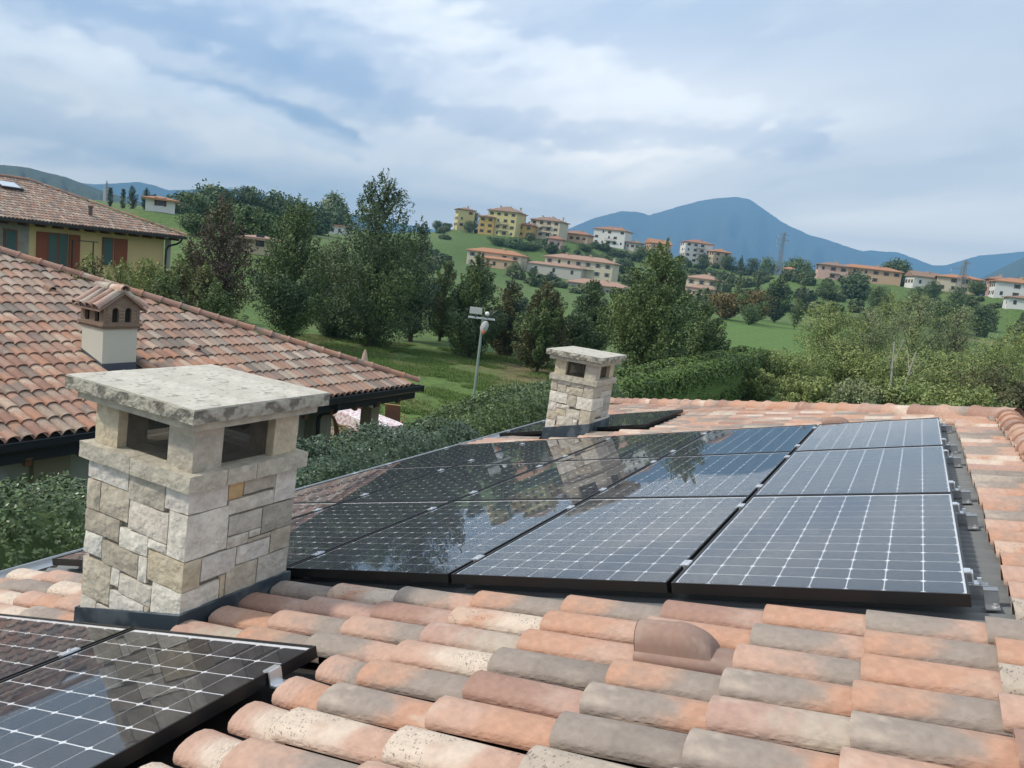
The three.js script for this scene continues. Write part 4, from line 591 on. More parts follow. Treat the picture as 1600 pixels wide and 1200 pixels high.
function putLeaf(L, r, x, y, z, ox, oy, oz, size, c, slim = 0.55) { // a leaf at x,y,z facing loosely along o
  let nx = ox + (r() - .5) * 2.2, ny = oy + 0.25 + (r() - .5) * 2.0, nz = oz + (r() - .5) * 2.2, l = Math.hypot(nx, ny, nz) || 1; nx /= l; ny /= l; nz /= l;
  let ax = r() - .5, ay = r() - .5, az = r() - .5; const d = ax * nx + ay * ny + az * nz; ax -= d * nx; ay -= d * ny; az -= d * nz; l = Math.hypot(ax, ay, az) || 1; const s = size * (0.65 + r() * 0.7) * 0.5; ax *= s / l; ay *= s / l; az *= s / l;
  const bx = (ny * az - nz * ay) * slim, by = (nz * ax - nx * az) * slim, bz = (nx * ay - ny * ax) * slim; L.leaf(x, y, z, ax, ay, az, bx, by, bz, nx, ny, nz, c);
}
const PROFILE = { column: t => (t < .3 ? mix(.70, 1, sstep(0, .3, t)) : Math.pow(1 - (t - .3) / .7, .52)), round: t => Math.sqrt(Math.max(0, 1 - Math.pow(2 * t - 1, 2))), egg: t => Math.pow(Math.sin(Math.PI * Math.pow(t, 0.72)), 0.75), cone: t => Math.pow(1 - t, .85) * (t < .08 ? t / .08 : 1), spire: t => Math.pow(Math.sin(Math.PI * Math.min(1, t * .92 + .08)), .5), open: t => Math.pow(Math.sin(Math.PI * clamp(t * .95 + .03)), .6) };
function treeParts(h, rad, { kind = 'dark', shape = 'column', leaf = 0.16, n = 8000, stem = 0.12, seed = 1, gaps = 0.2, shoots = 0, kind2, trunkR }) {
  n = Math.round(n * (h < 14 && rad < 4 ? 2.6 : 1.5)); leaf *= h < 14 && rad < 4 ? 0.74 : 1.12; const r = rngOf(seed * 7919 + 13), [c0, c1] = GREENS[kind], alt = GREENS[kind2 ?? kind], L = new Leaves(n + shoots * 40), prof = PROFILE[shape], y0 = h * stem, H = h - y0, per = 26, clumps = Math.ceil(n / per), limbs = [];
  const big = h < 14 && rad < 4 && n > 3000;
  if (big) { // boughs: elongated sprays reaching out and up, with gaps between them
    const count = Math.round(70 + rad * h * 6), boughs = [];
    for (let k = 0; k < count; k++) {
      const t = Math.pow(r(), shape === 'column' ? 1.05 : 0.9) * 0.97, a = k * 2.39996 + r() * 0.8, lump = 0.62 + 0.72 * fbm(Math.cos(a) * 1.7 + seed * 3, t * h * 0.5, Math.sin(a) * 1.7 + seed, 3), rr = rad * prof(t) * lump, q = rr * (0.38 + 0.42 * r());
      const up = shape === 'round' ? 0.35 : 0.75 + 0.5 * t, dx = Math.cos(a), dz = Math.sin(a), l = Math.hypot(1, up), L0 = Math.max(0.35, rr * (0.42 + 0.35 * r())) , tone = r(), g2 = fbm(dx * q * 0.5 + 40, t * H * 0.5, dz * q * .5 + seed, 2) > 0.53;
      const A = g2 ? alt[0] : c0, B = g2 ? alt[1] : c1; boughs.push({ x: dx * q, y: y0 + t * H, z: dz * q, dx: dx / l, dy: up / l, dz: dz / l, L: L0, W: L0 * (0.30 + 0.18 * r()), base: mix3(A, B, tone), vol: L0 * L0 });
      if (limbs.length < 34 && r() < 0.3) limbs.push([dx * (q + L0 * .3), y0 + t * H + L0 * .2, dz * (q + L0 * .3)]);
    }
    const total = boughs.reduce((x, b) => x + b.vol, 0);
    for (const b of boughs) { const m = Math.round(n * b.vol / total); for (let i = 0; i < m; i++) {
      const s0 = r() * 2 - 1, w = r() * 6.283, e = Math.sqrt(1 - s0 * s0) * b.W * Math.sqrt(0.35 + 0.65 * r()), k2 = 0.75 + 0.5 * r(); let px = -b.dz, pz = b.dx; const pl = Math.hypot(px, pz) || 1; px /= pl; pz /= pl; const qx = -b.dy * pz * 1, qy = b.dx * pz - b.dz * px, qz = b.dy * px;
      const ox = px * Math.cos(w) + qx * Math.sin(w), oy = qy * Math.sin(w), oz = pz * Math.cos(w) + qz * Math.sin(w); const j2 = leaf * .7;
      putLeaf(L, r, b.x + b.dx * b.L * s0 + ox * e + (r() - .5) * j2, b.y + b.dy * b.L * s0 + oy * e + (r() - .5) * j2, b.z + b.dz * b.L * s0 + oz * e + (r() - .5) * j2, ox * .6 + b.dx * .5, oy * .6 + .2, oz * .6 + b.dz * .5, leaf, [b.base[0] * k2, b.base[1] * k2, b.base[2] * k2]); } }
  } else
  for (let k = 0; k < clumps; k++) {
    const t = Math.pow(r(), shape === 'column' ? 1.12 : 0.95), a = r() * 2 * Math.PI, lump = 0.55 + 0.86 * fbm(Math.cos(a) * 1.7 + seed * 3, t * h * 0.55, Math.sin(a) * 1.7 + seed, 3);
    const rr = rad * prof(t) * lump, q = rr * (r() < 0.8 ? Math.sqrt(0.62 + 0.38 * r()) : Math.sqrt(r())); const cx = Math.cos(a) * q, cz = Math.sin(a) * q, cy = y0 + t * H;
    if (fbm(cx * 0.8 + seed, cy * 0.8, cz * 0.8, 2) < gaps) continue;
    const tone = r(), g2 = alt && fbm(cx * 0.5 + 40, cy * 0.5, cz * .5 + seed, 2) > 0.54, A = g2 ? alt[0] : c0, B = g2 ? alt[1] : c1, cr = leaf * (1.4 + 1.8 * r()), base = mix3(A, B, tone);
    if (limbs.length < 26 && r() < 0.06) limbs.push([cx * .85, cy, cz * .85]);
    for (let i = 0; i < per; i++) { const u = r() * 2 - 1, w = r() * 6.283, s = cr * Math.cbrt(r()), sx = Math.sqrt(1 - u * u) * Math.cos(w), sz = Math.sqrt(1 - u * u) * Math.sin(w), k2 = 0.8 + 0.4 * r(); putLeaf(L, r, cx + sx * s, cy + u * s * 1.25, cz + sz * s, sx * .5 + cx / (rad + .1), u * .6, sz * .5 + cz / (rad + .1), leaf, [base[0] * k2, base[1] * k2, base[2] * k2]); }
  }
  for (let k = 0; k < shoots; k++) { const t = 0.45 + 0.55 * r(), a = r() * 6.283, rr = rad * prof(t) * 0.85, x = Math.cos(a) * rr, z = Math.sin(a) * rr, y = y0 + t * H, len = h * (0.03 + 0.05 * r()), tone = mix3(c0, c1, .5 + .5 * r()); for (let i = 0; i < 26; i++) { const s = i / 26; putLeaf(L, r, x * (1 + s * .1) + (r() - .5) * leaf * (1.6 - s), y + s * len, z * (1 + s * .1) + (r() - .5) * leaf * (1.6 - s), Math.cos(a) * .5, .2, Math.sin(a) * .5, leaf, tone); } }
  const tr = trunkR ?? h * 0.018, wood = [rod(V3(0, -0.3, 0), V3(0, y0 + H * .35, 0), tr * 1.15, tr * .7, 9), rod(V3(0, y0 + H * .34, 0), V3(tr * .5, y0 + H * .92, 0), tr * .7, tr * .12, 7)];
  for (const [x, y, z] of limbs) wood.push(rod(V3(0, Math.max(y0 * .7, y - Math.hypot(x, z) * 1.3 - .2), 0), V3(x, y, z), tr * .38, tr * .08, 5));
  return [L.geo(), merge(wood)];
}
function tree(name, label, category, group, px, topPy, d, widthPx, opts) {
  const top = at(px, topPy, d), gy = groundAt(top.x, top.z) - 0.05, h = top.y - gy, rad = widthPx * d / FOCAL / 2 * (d < 60 ? .94 : 1), [crown, trunk] = treeParts(h, rad, opts);
  const root = thing(name, label, category, V3(top.x, gy, top.z), 0, group); add('trunk', trunk, barkMat, root); add('crown', crown, leafMat, root); return root;
}
/* the row of garden trees beyond the lawn */
const TG = 'garden trees beyond the lawn';
const garden = [
  ['copper_tree', 'brown purple-leaved tree, half bare, left of the dark green trees', 348, 314, 38, 112, { kind: 'copper', kind2: 'olive', n: 9000, leaf: .13, seed: 2, gaps: .38, shoots: 60, shape: 'egg' }],
  ['hornbeam_tree', 'dark green tree right of the brown purple-leaved one', 468, 318, 42, 118, { kind: 'mid', kind2: 'dark', n: 13000, seed: 3, shoots: 60 }],
  ['hornbeam_tree', 'tallest dark columnar tree, pointed top above the skyline', 602, 280, 45, 150, { kind: 'dark', kind2: 'mid', n: 19000, seed: 4, shoots: 110, stem: .1 }],
  ['hornbeam_tree', 'slim blue-green tree pressed against the right of the tallest tree', 660, 346, 50, 74, { kind: 'blueish', n: 9000, seed: 5, shoots: 30, stem: .1 }],
  ['pale_tree', 'pale feathery tree glimpsed between the two dark columnar trees', 528, 372, 62, 78, { kind: 'pale', kind2: 'olive', n: 6000, seed: 6, gaps: .34, shape: 'egg' }],
  ['hornbeam_tree', 'yellowish tree just right of the slim blue-green tree', 700, 408, 52, 62, { kind: 'olive', kind2: 'mid', n: 7500, seed: 7, shoots: 30 }],
  ['hornbeam_tree', 'dark green tree left of the floodlight pole', 750, 402, 45, 90, { kind: 'dark', kind2: 'bright', n: 11000, seed: 8, shoots: 40, stem: .06 }],
  ['hornbeam_tree', 'grey-green tree right behind the floodlight pole head', 800, 440, 48, 76, { kind: 'blueish', kind2: 'olive', n: 8500, seed: 9, shoots: 20, stem: .06 }],
  ['hornbeam_tree', 'brownish olive tree above the cap of the far chimney, left side', 856, 446, 42, 88, { kind: 'olive', kind2: 'mid', n: 9500, seed: 10, shoots: 60, gaps: .34 }],
  ['hornbeam_tree', 'dark slender tree standing directly above the far chimney', 930, 442, 50, 72, { kind: 'dark', kind2: 'mid', n: 9000, seed: 11, shoots: 40, stem: .06 }],
  ['broadleaf_tree', 'large fresh green pyramid tree right of the far chimney', 1040, 386, 40, 150, { kind: 'bright', kind2: 'mid', n: 18000, leaf: .17, seed: 12, shoots: 60, stem: .04 }],
  ['broadleaf_tree', 'shorter dark tree between the fresh green tree and the mown field', 1106, 474, 46, 74, { kind: 'mid', kind2: 'dark', n: 9000, seed: 13, shape: 'egg', stem: .04 }],
  ['broadleaf_tree', 'green tree beside the downpipe corner of the yellow house', 296, 392, 46, 66, { kind: 'bright', kind2: 'olive', n: 6000, seed: 14, shape: 'egg', stem: .03 }],
  ['broadleaf_tree', 'low dark tree filling the gap behind the tallest tree and the hip', 530, 470, 48, 90, { kind: 'dark', n: 6500, seed: 15, shape: 'egg', stem: .03 }],
    ['broadleaf_tree', 'dark low tree between the olive tree and the fresh green tree', 905, 490, 44, 80, { kind: 'dark', kind2: 'mid', n: 6500, seed: 17, shape: 'egg', stem: .03 }]];
for (const [n, l, px, ty, d, w, o] of garden) tree(n, l, 'tree', TG, px, ty, d, w, o);
/* shrubs behind the neighbour's roof */
[[142, 404, 27, 84], [188, 412, 28, 92], [236, 408, 29, 96], [284, 412, 30, 96], [322, 418, 31, 80], [262, 436, 25, 96], [336, 446, 27, 96]].forEach(([px, ty, d, w], i) => tree('tall_shrub', ['feathery shrub nearest the red shutters, behind the neighbouring hip roof', 'feathery shrub under the window pair of the yellow house', 'feathery shrub under the single shutter of the yellow house', 'feathery shrub below the blank yellow wall', 'feathery shrub at the foot of the downpipe', 'low green shrub just behind the neighbouring hip tiles', 'low green shrub below the brown purple-leaved tree'][i], 'shrub', 'shrubs behind the neighbouring roof', px, ty, d, w, { kind: i > 4 ? 'mid' : 'fresh', kind2: i > 4 ? 'bright' : 'olive', n: 5200, leaf: .11, seed: 40 + i, shape: 'egg', stem: .02, shoots: 50, gaps: .3 }));
/* loose bushy trees right of the hedge and down the slope */
const RG = 'bushy trees on the right beyond the roof';
[[1232, 548, 50, 92, 'fresh'], [1300, 470, 66, 76, 'fresh'], [1362, 476, 72, 64, 'pale'], [1328, 528, 54, 96, 'fresh'], [1405, 550, 52, 96, 'fresh'], [1444, 456, 78, 80, 'pale'], [1505, 474, 80, 66, 'pale'], [1478, 548, 56, 112, 'fresh'], [1566, 520, 66, 84, 'fresh'], [1560, 572, 50, 118, 'fresh'], [1186, 582, 44, 66, 'fresh'], [1270, 592, 42, 88, 'fresh'], [1352, 598, 40, 100, 'pale'], [1440, 596, 40, 110, 'fresh'], [1530, 606, 40, 110, 'pale'], [1610, 598, 42, 100, 'fresh'], [1395, 452, 96, 56, 'olive'], [1604, 500, 88, 60, 'olive']].forEach(([px, ty, d, w, k], i) => tree('bushy_tree', ['yellow-green bush at the far end of the clipped hedge', 'light green round tree on the mown field edge', 'pale loose tree, second right of the mown field', 'yellow-green bush below the pale loose tree', 'yellow-green bush beside two bare pale stems', 'tall olive tree below the long orange house', 'pale tree below the white gabled house', 'light green bush right of the bare pale stems', 'light green tree at the right terraces', 'light green bush low at the right edge', 'small yellow-green bush right behind the hedge end', 'light green undergrowth bush above the hip tiles, first from the hedge', 'pale green undergrowth bush above the hip tiles, second from the hedge', 'light green undergrowth bush above the hip tiles, third from the hedge', 'pale green undergrowth bush above the ridge end', 'light green undergrowth bush cut by the right edge', 'distant olive tree left of the tall olive tree', 'olive tree cut by the right edge above the terraces'][i], 'tree', RG, px, ty, d, w, { kind: k, kind2: i % 3 ? 'fresh' : 'olive', n: 4600, leaf: .18, seed: 60 + i, shape: i % 2 ? 'round' : 'egg', stem: .03, gaps: .24 }));
/* trees of the valley and of the skyline */
const FG = 'distant trees of the valley and skyline';
const far = [
  ['distant_tree', 'round light green tree above the copper tree', 392, 322, 120, 62, 'mid', 'round'], ['distant_tree', 'dark skyline tree, highest of the left wood', 388, 291, 215, 44, 'dark', 'round'], ['distant_tree', 'pale round skyline tree left of the tallest tree', 524, 308, 300, 34, 'pale', 'round'],
  ['distant_tree', 'dark tree low on the skyline, below the pale round one', 528, 330, 290, 40, 'dark', 'round'], ['distant_tree', 'dark wood tree left of the highest skyline tree', 335, 300, 210, 52, 'dark', 'round'], ['distant_tree', 'dark wood tree right of the highest skyline tree', 432, 312, 220, 50, 'dark', 'round'],
  ['distant_tree', 'dark wood tree left of the slim tips of the green tree', 455, 322, 230, 50, 'mid', 'round'], ['distant_tree', 'dark wood tree behind the tip of the second tree', 492, 330, 250, 46, 'dark', 'round'], ['distant_tree', 'grey-green wood tree above the white-walled building', 300, 302, 190, 50, 'mid', 'round'],
  ['distant_tree', 'small dark wood tree right of the white-walled building', 282, 318, 180, 36, 'dark', 'round'], ['distant_tree', 'light tree above the hip end of the yellow house', 318, 338, 130, 50, 'bright', 'round'], ['distant_tree', 'dark tree behind the copper tree top', 366, 330, 170, 48, 'dark', 'round'], ['distant_tree', 'wood tree left of the dark green tree at roof height', 420, 346, 140, 52, 'mid', 'round'],
  ['cypress_tree', 'widest cypress on the far ridge above the yellow house roof', 208, 290, 190, 12, 'conifer', 'spire'], ['cypress_tree', 'cypress right of the widest one on the far ridge', 229, 293, 190, 11, 'conifer', 'spire'], ['cypress_tree', 'smallest cypress right of the pair on the far ridge', 241, 303, 185, 9, 'conifer', 'spire'], ['cypress_tree', 'cypress left of the widest one on the far ridge', 193, 296, 200, 7, 'conifer', 'spire'], ['cypress_tree', 'cypress nearest the church spire', 173, 293, 210, 7, 'conifer', 'spire'],
  ['distant_tree', 'round dark skyline tree above the green slope', 684, 345, 395, 16, 'dark', 'round'], ['distant_tree', 'low dark skyline tree right of the round one above the slope', 699, 349, 395, 15, 'dark', 'round'], ['distant_tree', 'dark tree between the yellow tower house and the yellow block', 744, 331, 400, 16, 'dark', 'round'], ['distant_tree', 'green tree before the yellow tower house', 735, 345, 385, 18, 'mid', 'round'],
  ['distant_tree', 'dark tree below the terrace wall, left end', 778, 372, 350, 26, 'mid', 'round'], ['distant_tree', 'dark tree below the terrace wall, middle', 806, 378, 350, 28, 'mid', 'round'], ['distant_tree', 'dark tree below the terrace wall, right end', 832, 380, 350, 26, 'dark', 'round'], ['distant_tree', 'dark garden tree beside the small pink house', 884, 383, 340, 16, 'dark', 'round'],
  ['distant_tree', 'garden tree below the white block', 916, 382, 380, 22, 'mid', 'round'], ['distant_tree', 'garden tree right of the white block', 1003, 384, 400, 22, 'mid', 'round'], ['distant_tree', 'dark slope tree below the white block', 944, 398, 350, 26, 'mid', 'round'], ['distant_tree', 'dark slope tree above the terrace houses', 975, 404, 340, 26, 'dark', 'round'],
  ['distant_tree', 'dark conifer before the terrace houses', 834, 418, 262, 18, 'conifer', 'egg'], ['distant_tree', 'dark conifer left before the terrace roofs', 862, 424, 255, 16, 'conifer', 'egg'], ['distant_tree', 'birch-like pale tree before the orange-roofed long house', 806, 410, 255, 24, 'pale', 'egg'], ['distant_tree', 'slim dark tree between the two long houses', 824, 398, 300, 14, 'dark', 'egg'],
  ['distant_tree', 'dark conifer before the white apartment block', 1102, 395, 430, 20, 'conifer', 'egg'], ['distant_tree', 'ridge tree first right of the beige house', 1139, 399, 440, 20, 'dark', 'round'], ['distant_tree', 'pointed ridge tree second right of the beige house', 1160, 397, 440, 17, 'conifer', 'cone'], ['distant_tree', 'ridge tree third right of the beige house', 1179, 403, 440, 20, 'dark', 'round'], ['distant_tree', 'ridge tree left of the pylon foot', 1202, 408, 430, 26, 'mid', 'round'], ['distant_tree', 'wide ridge tree right of the pylon foot', 1248, 409, 400, 40, 'mid', 'round'], ['distant_tree', 'ridge tree touching the pink house', 1272, 424, 380, 22, 'dark', 'round'],
  ['autumn_tree', 'reddish round tree left in the group at the field edge', 1140, 459, 165, 46, 'gold', 'round'], ['autumn_tree', 'golden round tree right in the group at the field edge', 1184, 453, 160, 44, 'gold', 'round'], ['distant_tree', 'dark round bush before the golden tree', 1176, 474, 152, 30, 'mid', 'round'], ['conifer_tree', 'dark conifer left behind the golden tree', 1158, 426, 190, 22, 'conifer', 'cone'], ['conifer_tree', 'dark conifer above the golden tree', 1188, 428, 195, 26, 'conifer', 'cone'], ['distant_tree', 'dark broad tree right of the golden tree', 1222, 432, 185, 40, 'conifer', 'egg'], ['conifer_tree', 'dark conifer right of the dark broad tree', 1257, 440, 190, 20, 'conifer', 'egg'], ['distant_tree', 'pale slim poplar on the mown field', 1250, 464, 165, 22, 'pale', 'egg'],
  ['distant_tree', 'dark tree before the long orange house', 1340, 432, 300, 34, 'dark', 'round'], ['distant_tree', 'dark tree behind the orange house end', 1404, 412, 360, 40, 'dark', 'round'], ['distant_tree', 'dark tree below the white gabled house', 1438, 446, 280, 26, 'mid', 'round'], ['distant_tree', 'tree between the white gabled house and its right neighbour', 1462, 438, 300, 20, 'dark', 'round'], ['distant_tree', 'tree right of the lattice pylon', 1530, 440, 330, 24, 'mid', 'round'], ['distant_tree', 'dark tree left of the pylon house', 1500, 448, 290, 24, 'mid', 'round'], ['distant_tree', 'small tree on the slope below the pink house', 1295, 440, 280, 26, 'mid', 'round'], ['distant_tree', 'small tree on the slope below the long orange house', 1375, 446, 260, 28, 'mid', 'round'], ['distant_tree', 'dark tree at the right terraces', 1480, 470, 220, 34, 'mid', 'round'], ['distant_tree', 'dark tree right on the terraces', 1540, 476, 220, 34, 'dark', 'round'], ['distant_tree', 'hillside tree behind the fresh green tree', 1060, 412, 330, 30, 'mid', 'round'], ['distant_tree', 'hillside tree left of the terrace house right of the fresh tree', 1124, 430, 280, 18, 'mid', 'round']];
far.forEach(([n, l, px, ty, d, w, k, s], i) => tree(n, l, 'tree', FG, px, ty, d, w, { kind: k, kind2: i % 2 ? k : 'mid', n: w > 30 ? 2600 : 1500, leaf: clamp(w * d / FOCAL * 0.09, .22, .8), seed: 100 + i, shape: s, stem: .06, gaps: .16 }));
{ // two bare pale stems among the bushes
  const p = at(1408, 570, 47), gy = groundAt(p.x, p.z), h = at(1405, 535, 47).y - gy, t = thing('bare_tree', 'bare tree with two pale leafless stems forking among the right bushes', 'tree', V3(p.x, gy, p.z)), m = std([.42, .39, .34], .9);
  for (const [sx, hh] of [[-.55, 1], [.6, .92]]) { const top = V3(sx, h * hh, .2 * sx); add('stem', rod(V3(sx * .15, -.2, 0), top, .09, .03, 7), m, t); add('branch', merge([rod(V3(sx * .6, h * hh * .6, .1 * sx), V3(sx * 1.7, h * hh * .9, .4), .03, .012, 5), rod(V3(sx * .7, h * hh * .75, .1 * sx), V3(sx * .2, h * hh * 1.04, -.3), .025, .01, 5)]), m, t); }
}
console.log('trees done');

/* ---------- hedges ---------- */
function hedge(name, label, z0, z1, xc, halfW, topAt, bottom, { n, leaf, kind, kind2, square, seed, mat = leafGloss, lump = 0.25 }) {
  const base = V3(xc, bottom, (z0 + z1) / 2), root = thing(name, label, 'hedge', base), r = rngOf(seed), L = new Leaves(n), [c0, c1] = GREENS[kind], alt = GREENS[kind2 ?? kind], len = Math.abs(z1 - z0), e = square ? 0.32 : 0.75;
  const surf = (zz, a, endK) => { const H = (topAt(zz) - bottom) / 2, cy = H, w = halfW * (1 + (fbm(zz * .9 + seed, a * 1.3, 2, 3) - .5) * 2 * lump), ca = Math.cos(a), sa = Math.sin(a), f = Math.sign; return [f(ca) * Math.pow(Math.abs(ca), e) * w * endK, cy + f(sa) * Math.pow(Math.abs(sa), e) * H * (1 + (fbm(zz * 1.1, a * 1.1 + seed, 7, 3) - .5) * lump * .8) * (0.5 + .5 * endK)]; };
  const endOf = t => square ? 1 : Math.pow(clamp(Math.min(t, 1 - t) * len / 0.8), 0.4);
  const per = 14; for (let k = 0; k < n / per; k++) {
    const t = r(), zz = mix(z0, z1, t); let a = r() * 2 * Math.PI; if (Math.sin(a) < -0.55 && r() < .75) a = -a; const [x, y] = surf(zz, a, endOf(t)), q = 1 - 0.2 * r() * r(), tone = mix3(fbm(x + seed, y, zz * .8, 2) > .53 ? alt[0] : c0, c1, r()), ox = Math.cos(a), oy = Math.sin(a), H = (topAt(zz) - bottom) / 2, R = leaf * 2.2;
    const onEnd = square && r() < 0.07, zE = onEnd ? (r() < .5 ? z0 : z1) : zz; const X = onEnd ? (r() * 2 - 1) * halfW : x * q, Y = onEnd ? r() * H * 2 : H + (y - H) * q;
    for (let i = 0; i < per; i++) { const k2 = .8 + .4 * r(); putLeaf(L, r, X + (r() - .5) * R, Y + (r() - .5) * R, zE - base.z + (r() - .5) * R, onEnd ? 0 : ox, oy, onEnd ? Math.sign(zE - base.z) : 0, leaf, tone.map(v => v * k2), .5); }
  }
  add('foliage', L.geo(), mat, root);
  const pos = [], idx = [], S = 18, K = 40; for (let i = 0; i <= K; i++) { const t = i / K, zz = mix(z0, z1, t); for (let j = 0; j <= S; j++) { const [x, y] = surf(zz, 2 * Math.PI * j / S, endOf(t)), H = (topAt(zz) - bottom) / 2; pos.push(x * .80, H + (y - H) * .84, (zz - base.z) * (1 - .1 / len)); } }
  for (let i = 0; i < K; i++) for (let j = 0; j < S; j++) { const a = i * (S + 1) + j; idx.push(a, a + 1, a + S + 1, a + 1, a + S + 2, a + S + 1); }
  add('inner_foliage', geoOf(pos, idx), new THREE.MeshStandardMaterial({ color: rgb(...mix3(c0, c1, .4)), roughness: 1, side: THREE.DoubleSide }), root); return root;
}
hedge('laurel_hedge', 'glossy laurel bush left of the large chimney, below the gutter', 2.2, -2.6, -2.5, 0.95, z => -0.52 + 0.22 * Math.sin(z * 1.3 + 2.9) - 0.05 * z * (z > 0 ? 1 : 0), GROUND, { n: 38000, leaf: .052, kind: 'laurel', kind2: 'bright', seed: 5 });
hedge('laurel_hedge', 'grey-green bushy hedge between garden table and solar panels', -2.9, -9.9, -2.6, 1.0, z => -0.70 + 0.05 * Math.sin(z * 1.7) + 0.05 * Math.sin(z * 4.1), GROUND, { n: 60000, leaf: .052, kind: 'blueish', kind2: 'laurel', seed: 6 });
hedge('laurel_hedge', 'darker green hedge left of the far chimney', -8.6, -17.5, -2.75, 1.05, z => -0.68 + 0.24 * sstep(-9.2, -11.2, z) + 0.05 * Math.sin(z * 1.5), GROUND, { n: 62000, leaf: .056, kind: 'mid', kind2: 'laurel', seed: 7 });
hedge('clipped_hedge', 'long clipped box-shaped green hedge right of the far chimney', -17, -46, -3.85, 0.95, z => -1.02 + 0.05 * Math.sin(z * .8), GROUND, { n: 95000, leaf: .115, kind: 'hedge', kind2: 'mid', square: true, seed: 8, mat: leafMat, lump: .07 });
/* grass tufts over the visible lawn, and scrub on the far slopes: uncountable */
{
  const r = rngOf(91), tuft = (() => { const p = [], ix = []; for (let k = 0; k < 6; k++) { const a = k * 1.05 + .3, c = Math.cos(a), q = Math.sin(a), o = p.length / 3; p.push(c * .02 - q * .012, 0, q * .02 + c * .012, c * .02 + q * .012, 0, q * .02 - c * .012, c * .11, .09 + .03 * (k % 3), q * .11); ix.push(o, o + 1, o + 2); } return geoOf(p, ix); })();
  const M = new THREE.Matrix4(), spots = []; while (spots.length < 42000) { const a = mix(-46, -18, r()) * D2R, d = 15 + 33 * Math.sqrt(r()), x = EYE.x + Math.sin(a) * d, z = EYE.z - Math.cos(a) * d; if (x > -4.2 || (x < -5 && z > -12.8 && x > -22)) continue; if (fbm(x * .5, z * .5, 3, 3) < .40 + .1 * r()) continue; spots.push([x, z]); }
  const im = new THREE.InstancedMesh(tuft, std([1, 1, 1], .9, { side: THREE.DoubleSide }), spots.length); im.name = 'grass'; im.userData = { kind: 'stuff', label: 'mown lawn grass with dry straw patches', category: 'grass' }; im.castShadow = im.receiveShadow = true;
  spots.forEach(([x, z], i) => { const k = .7 + r() * .9, dry = sstep(.50, .66, fbm(x * .35, z * .8 + 9, 3.3, 3)); M.compose(V3(x, groundAt(x, z) - .01, z), new THREE.Quaternion().setFromAxisAngle(V3(0, 1, 0), r() * 6.28), V3(k, k * .8, k)); im.setMatrixAt(i, M); im.setColorAt(i, rgb(...mix3(mix3([.105, .180, .038], [.150, .225, .056], r()), [.32, .31, .15], dry * .6))); }); scene.add(im);
  const L = new Leaves(420), rr = rngOf(5); for (let i = 0; i < 420; i++) { const u = rr() * 2 - 1, w = rr() * 6.283, q = Math.sqrt(1 - u * u), k = .75 + .35 * rr(), t = .8 + .4 * rr(); putLeaf(L, rr, Math.cos(w) * q * k, u * k * .75 + .6, Math.sin(w) * q * k, Math.cos(w) * q, u, Math.sin(w) * q, .42, [t, t, t]); }
  const bush = L.geo(), sp = []; let guard = 0; while (sp.length < 620 && guard++ < 60000) { const az = mix(-34, 11, r()), d = mix(205, 470, Math.pow(r(), .8)), x = EYE.x + Math.sin(az * D2R) * d, z = EYE.z - Math.cos(az * D2R) * d; if (PADS.some(([px, pz, , R]) => Math.hypot(x - px, z - pz) < R * .75)) continue; if (az > -33 && az < -28.5 && d < 385) continue; const line = Math.abs(fbm(x * .018 + 5, z * .018, 6.1, 2) - .5); if (line > .022 && r() > (az < -12 ? .16 : .10)) continue; sp.push([x, z]); }
  const ib = new THREE.InstancedMesh(bush, leafMat, sp.length); ib.name = 'scrub'; ib.userData = { kind: 'stuff', label: 'scrub and hedgerow bushes scattered over the far slopes', category: 'scrub' }; ib.castShadow = ib.receiveShadow = true;
  sp.forEach(([x, z], i) => { const k = .9 + r() * 1.7; M.compose(V3(x, groundAt(x, z) - .2, z), new THREE.Quaternion().setFromAxisAngle(V3(0, 1, 0), r() * 6.28), V3(k * (1 + r() * .6), k * (.7 + r() * .6), k)); ib.setMatrixAt(i, M); ib.setColorAt(i, rgb(...mix3([.045, .080, .025], [.115, .140, .045], r()))); }); scene.add(ib);
}
console.log('hedges done');

/* ---------- village houses on the hill ---------- */
const roofMap = texture(128, 128, (u, v) => { const n = ring(u, v, 7, 5, 4), k = 0.7 + 0.5 * n; return [k, k * .97, k * .93].map(x => clamp(x)); });
const roofCache = {}, wallCache = {}; const roofM = c => roofCache[c] ??= new THREE.MeshStandardMaterial({ color: rgb(...c), map: roofMap, roughness: .9 }), wallM = c => wallCache[c] ??= std(c, .92);
const darkPane = new THREE.MeshStandardMaterial({ color: rgb(.05, .06, .065), roughness: .2 }), shut = { brown: std([.12, .07, .045], .8), green: std([.06, .10, .07], .8), grey: std([.22, .21, .2], .8) };
const ROOF = { red: [.36, .19, .13], brown: [.30, .20, .15], pinkish: [.42, .27, .21], orange: [.45, .23, .13] }, WALL = { yellow: [.64, .56, .27], ochre: [.66, .44, .15], cream: [.62, .56, .42], white: [.72, .71, .68], beige: [.56, .46, .32], pink: [.66, .45, .38], grey: [.5, .48, .43], peach: [.60, .42, .28] };
function roofSolid(w, d, rise, over, hip, y) { // hip or gable roof with a thick eave, ridge along x
  const X = w / 2 + over, Z = d / 2 + over, rx = hip ? Math.max(0.2, X - Z) : X, T = 0.28;
  const vs = [[-X, y, -Z], [X, y, -Z], [X, y, Z], [-X, y, Z], [-X, y + T, -Z], [X, y + T, -Z], [X, y + T, Z], [-X, y + T, Z], [-rx, y + T + rise, 0], [rx, y + T + rise, 0]];
  return poly(vs, [[0, 1, 2, 3], [3, 2, 6, 7], [2, 1, 5, 6], [1, 0, 4, 5], [0, 3, 7, 4], [7, 6, 9, 8], [5, 4, 8, 9], [6, 5, 9], [4, 7, 8]]);
}
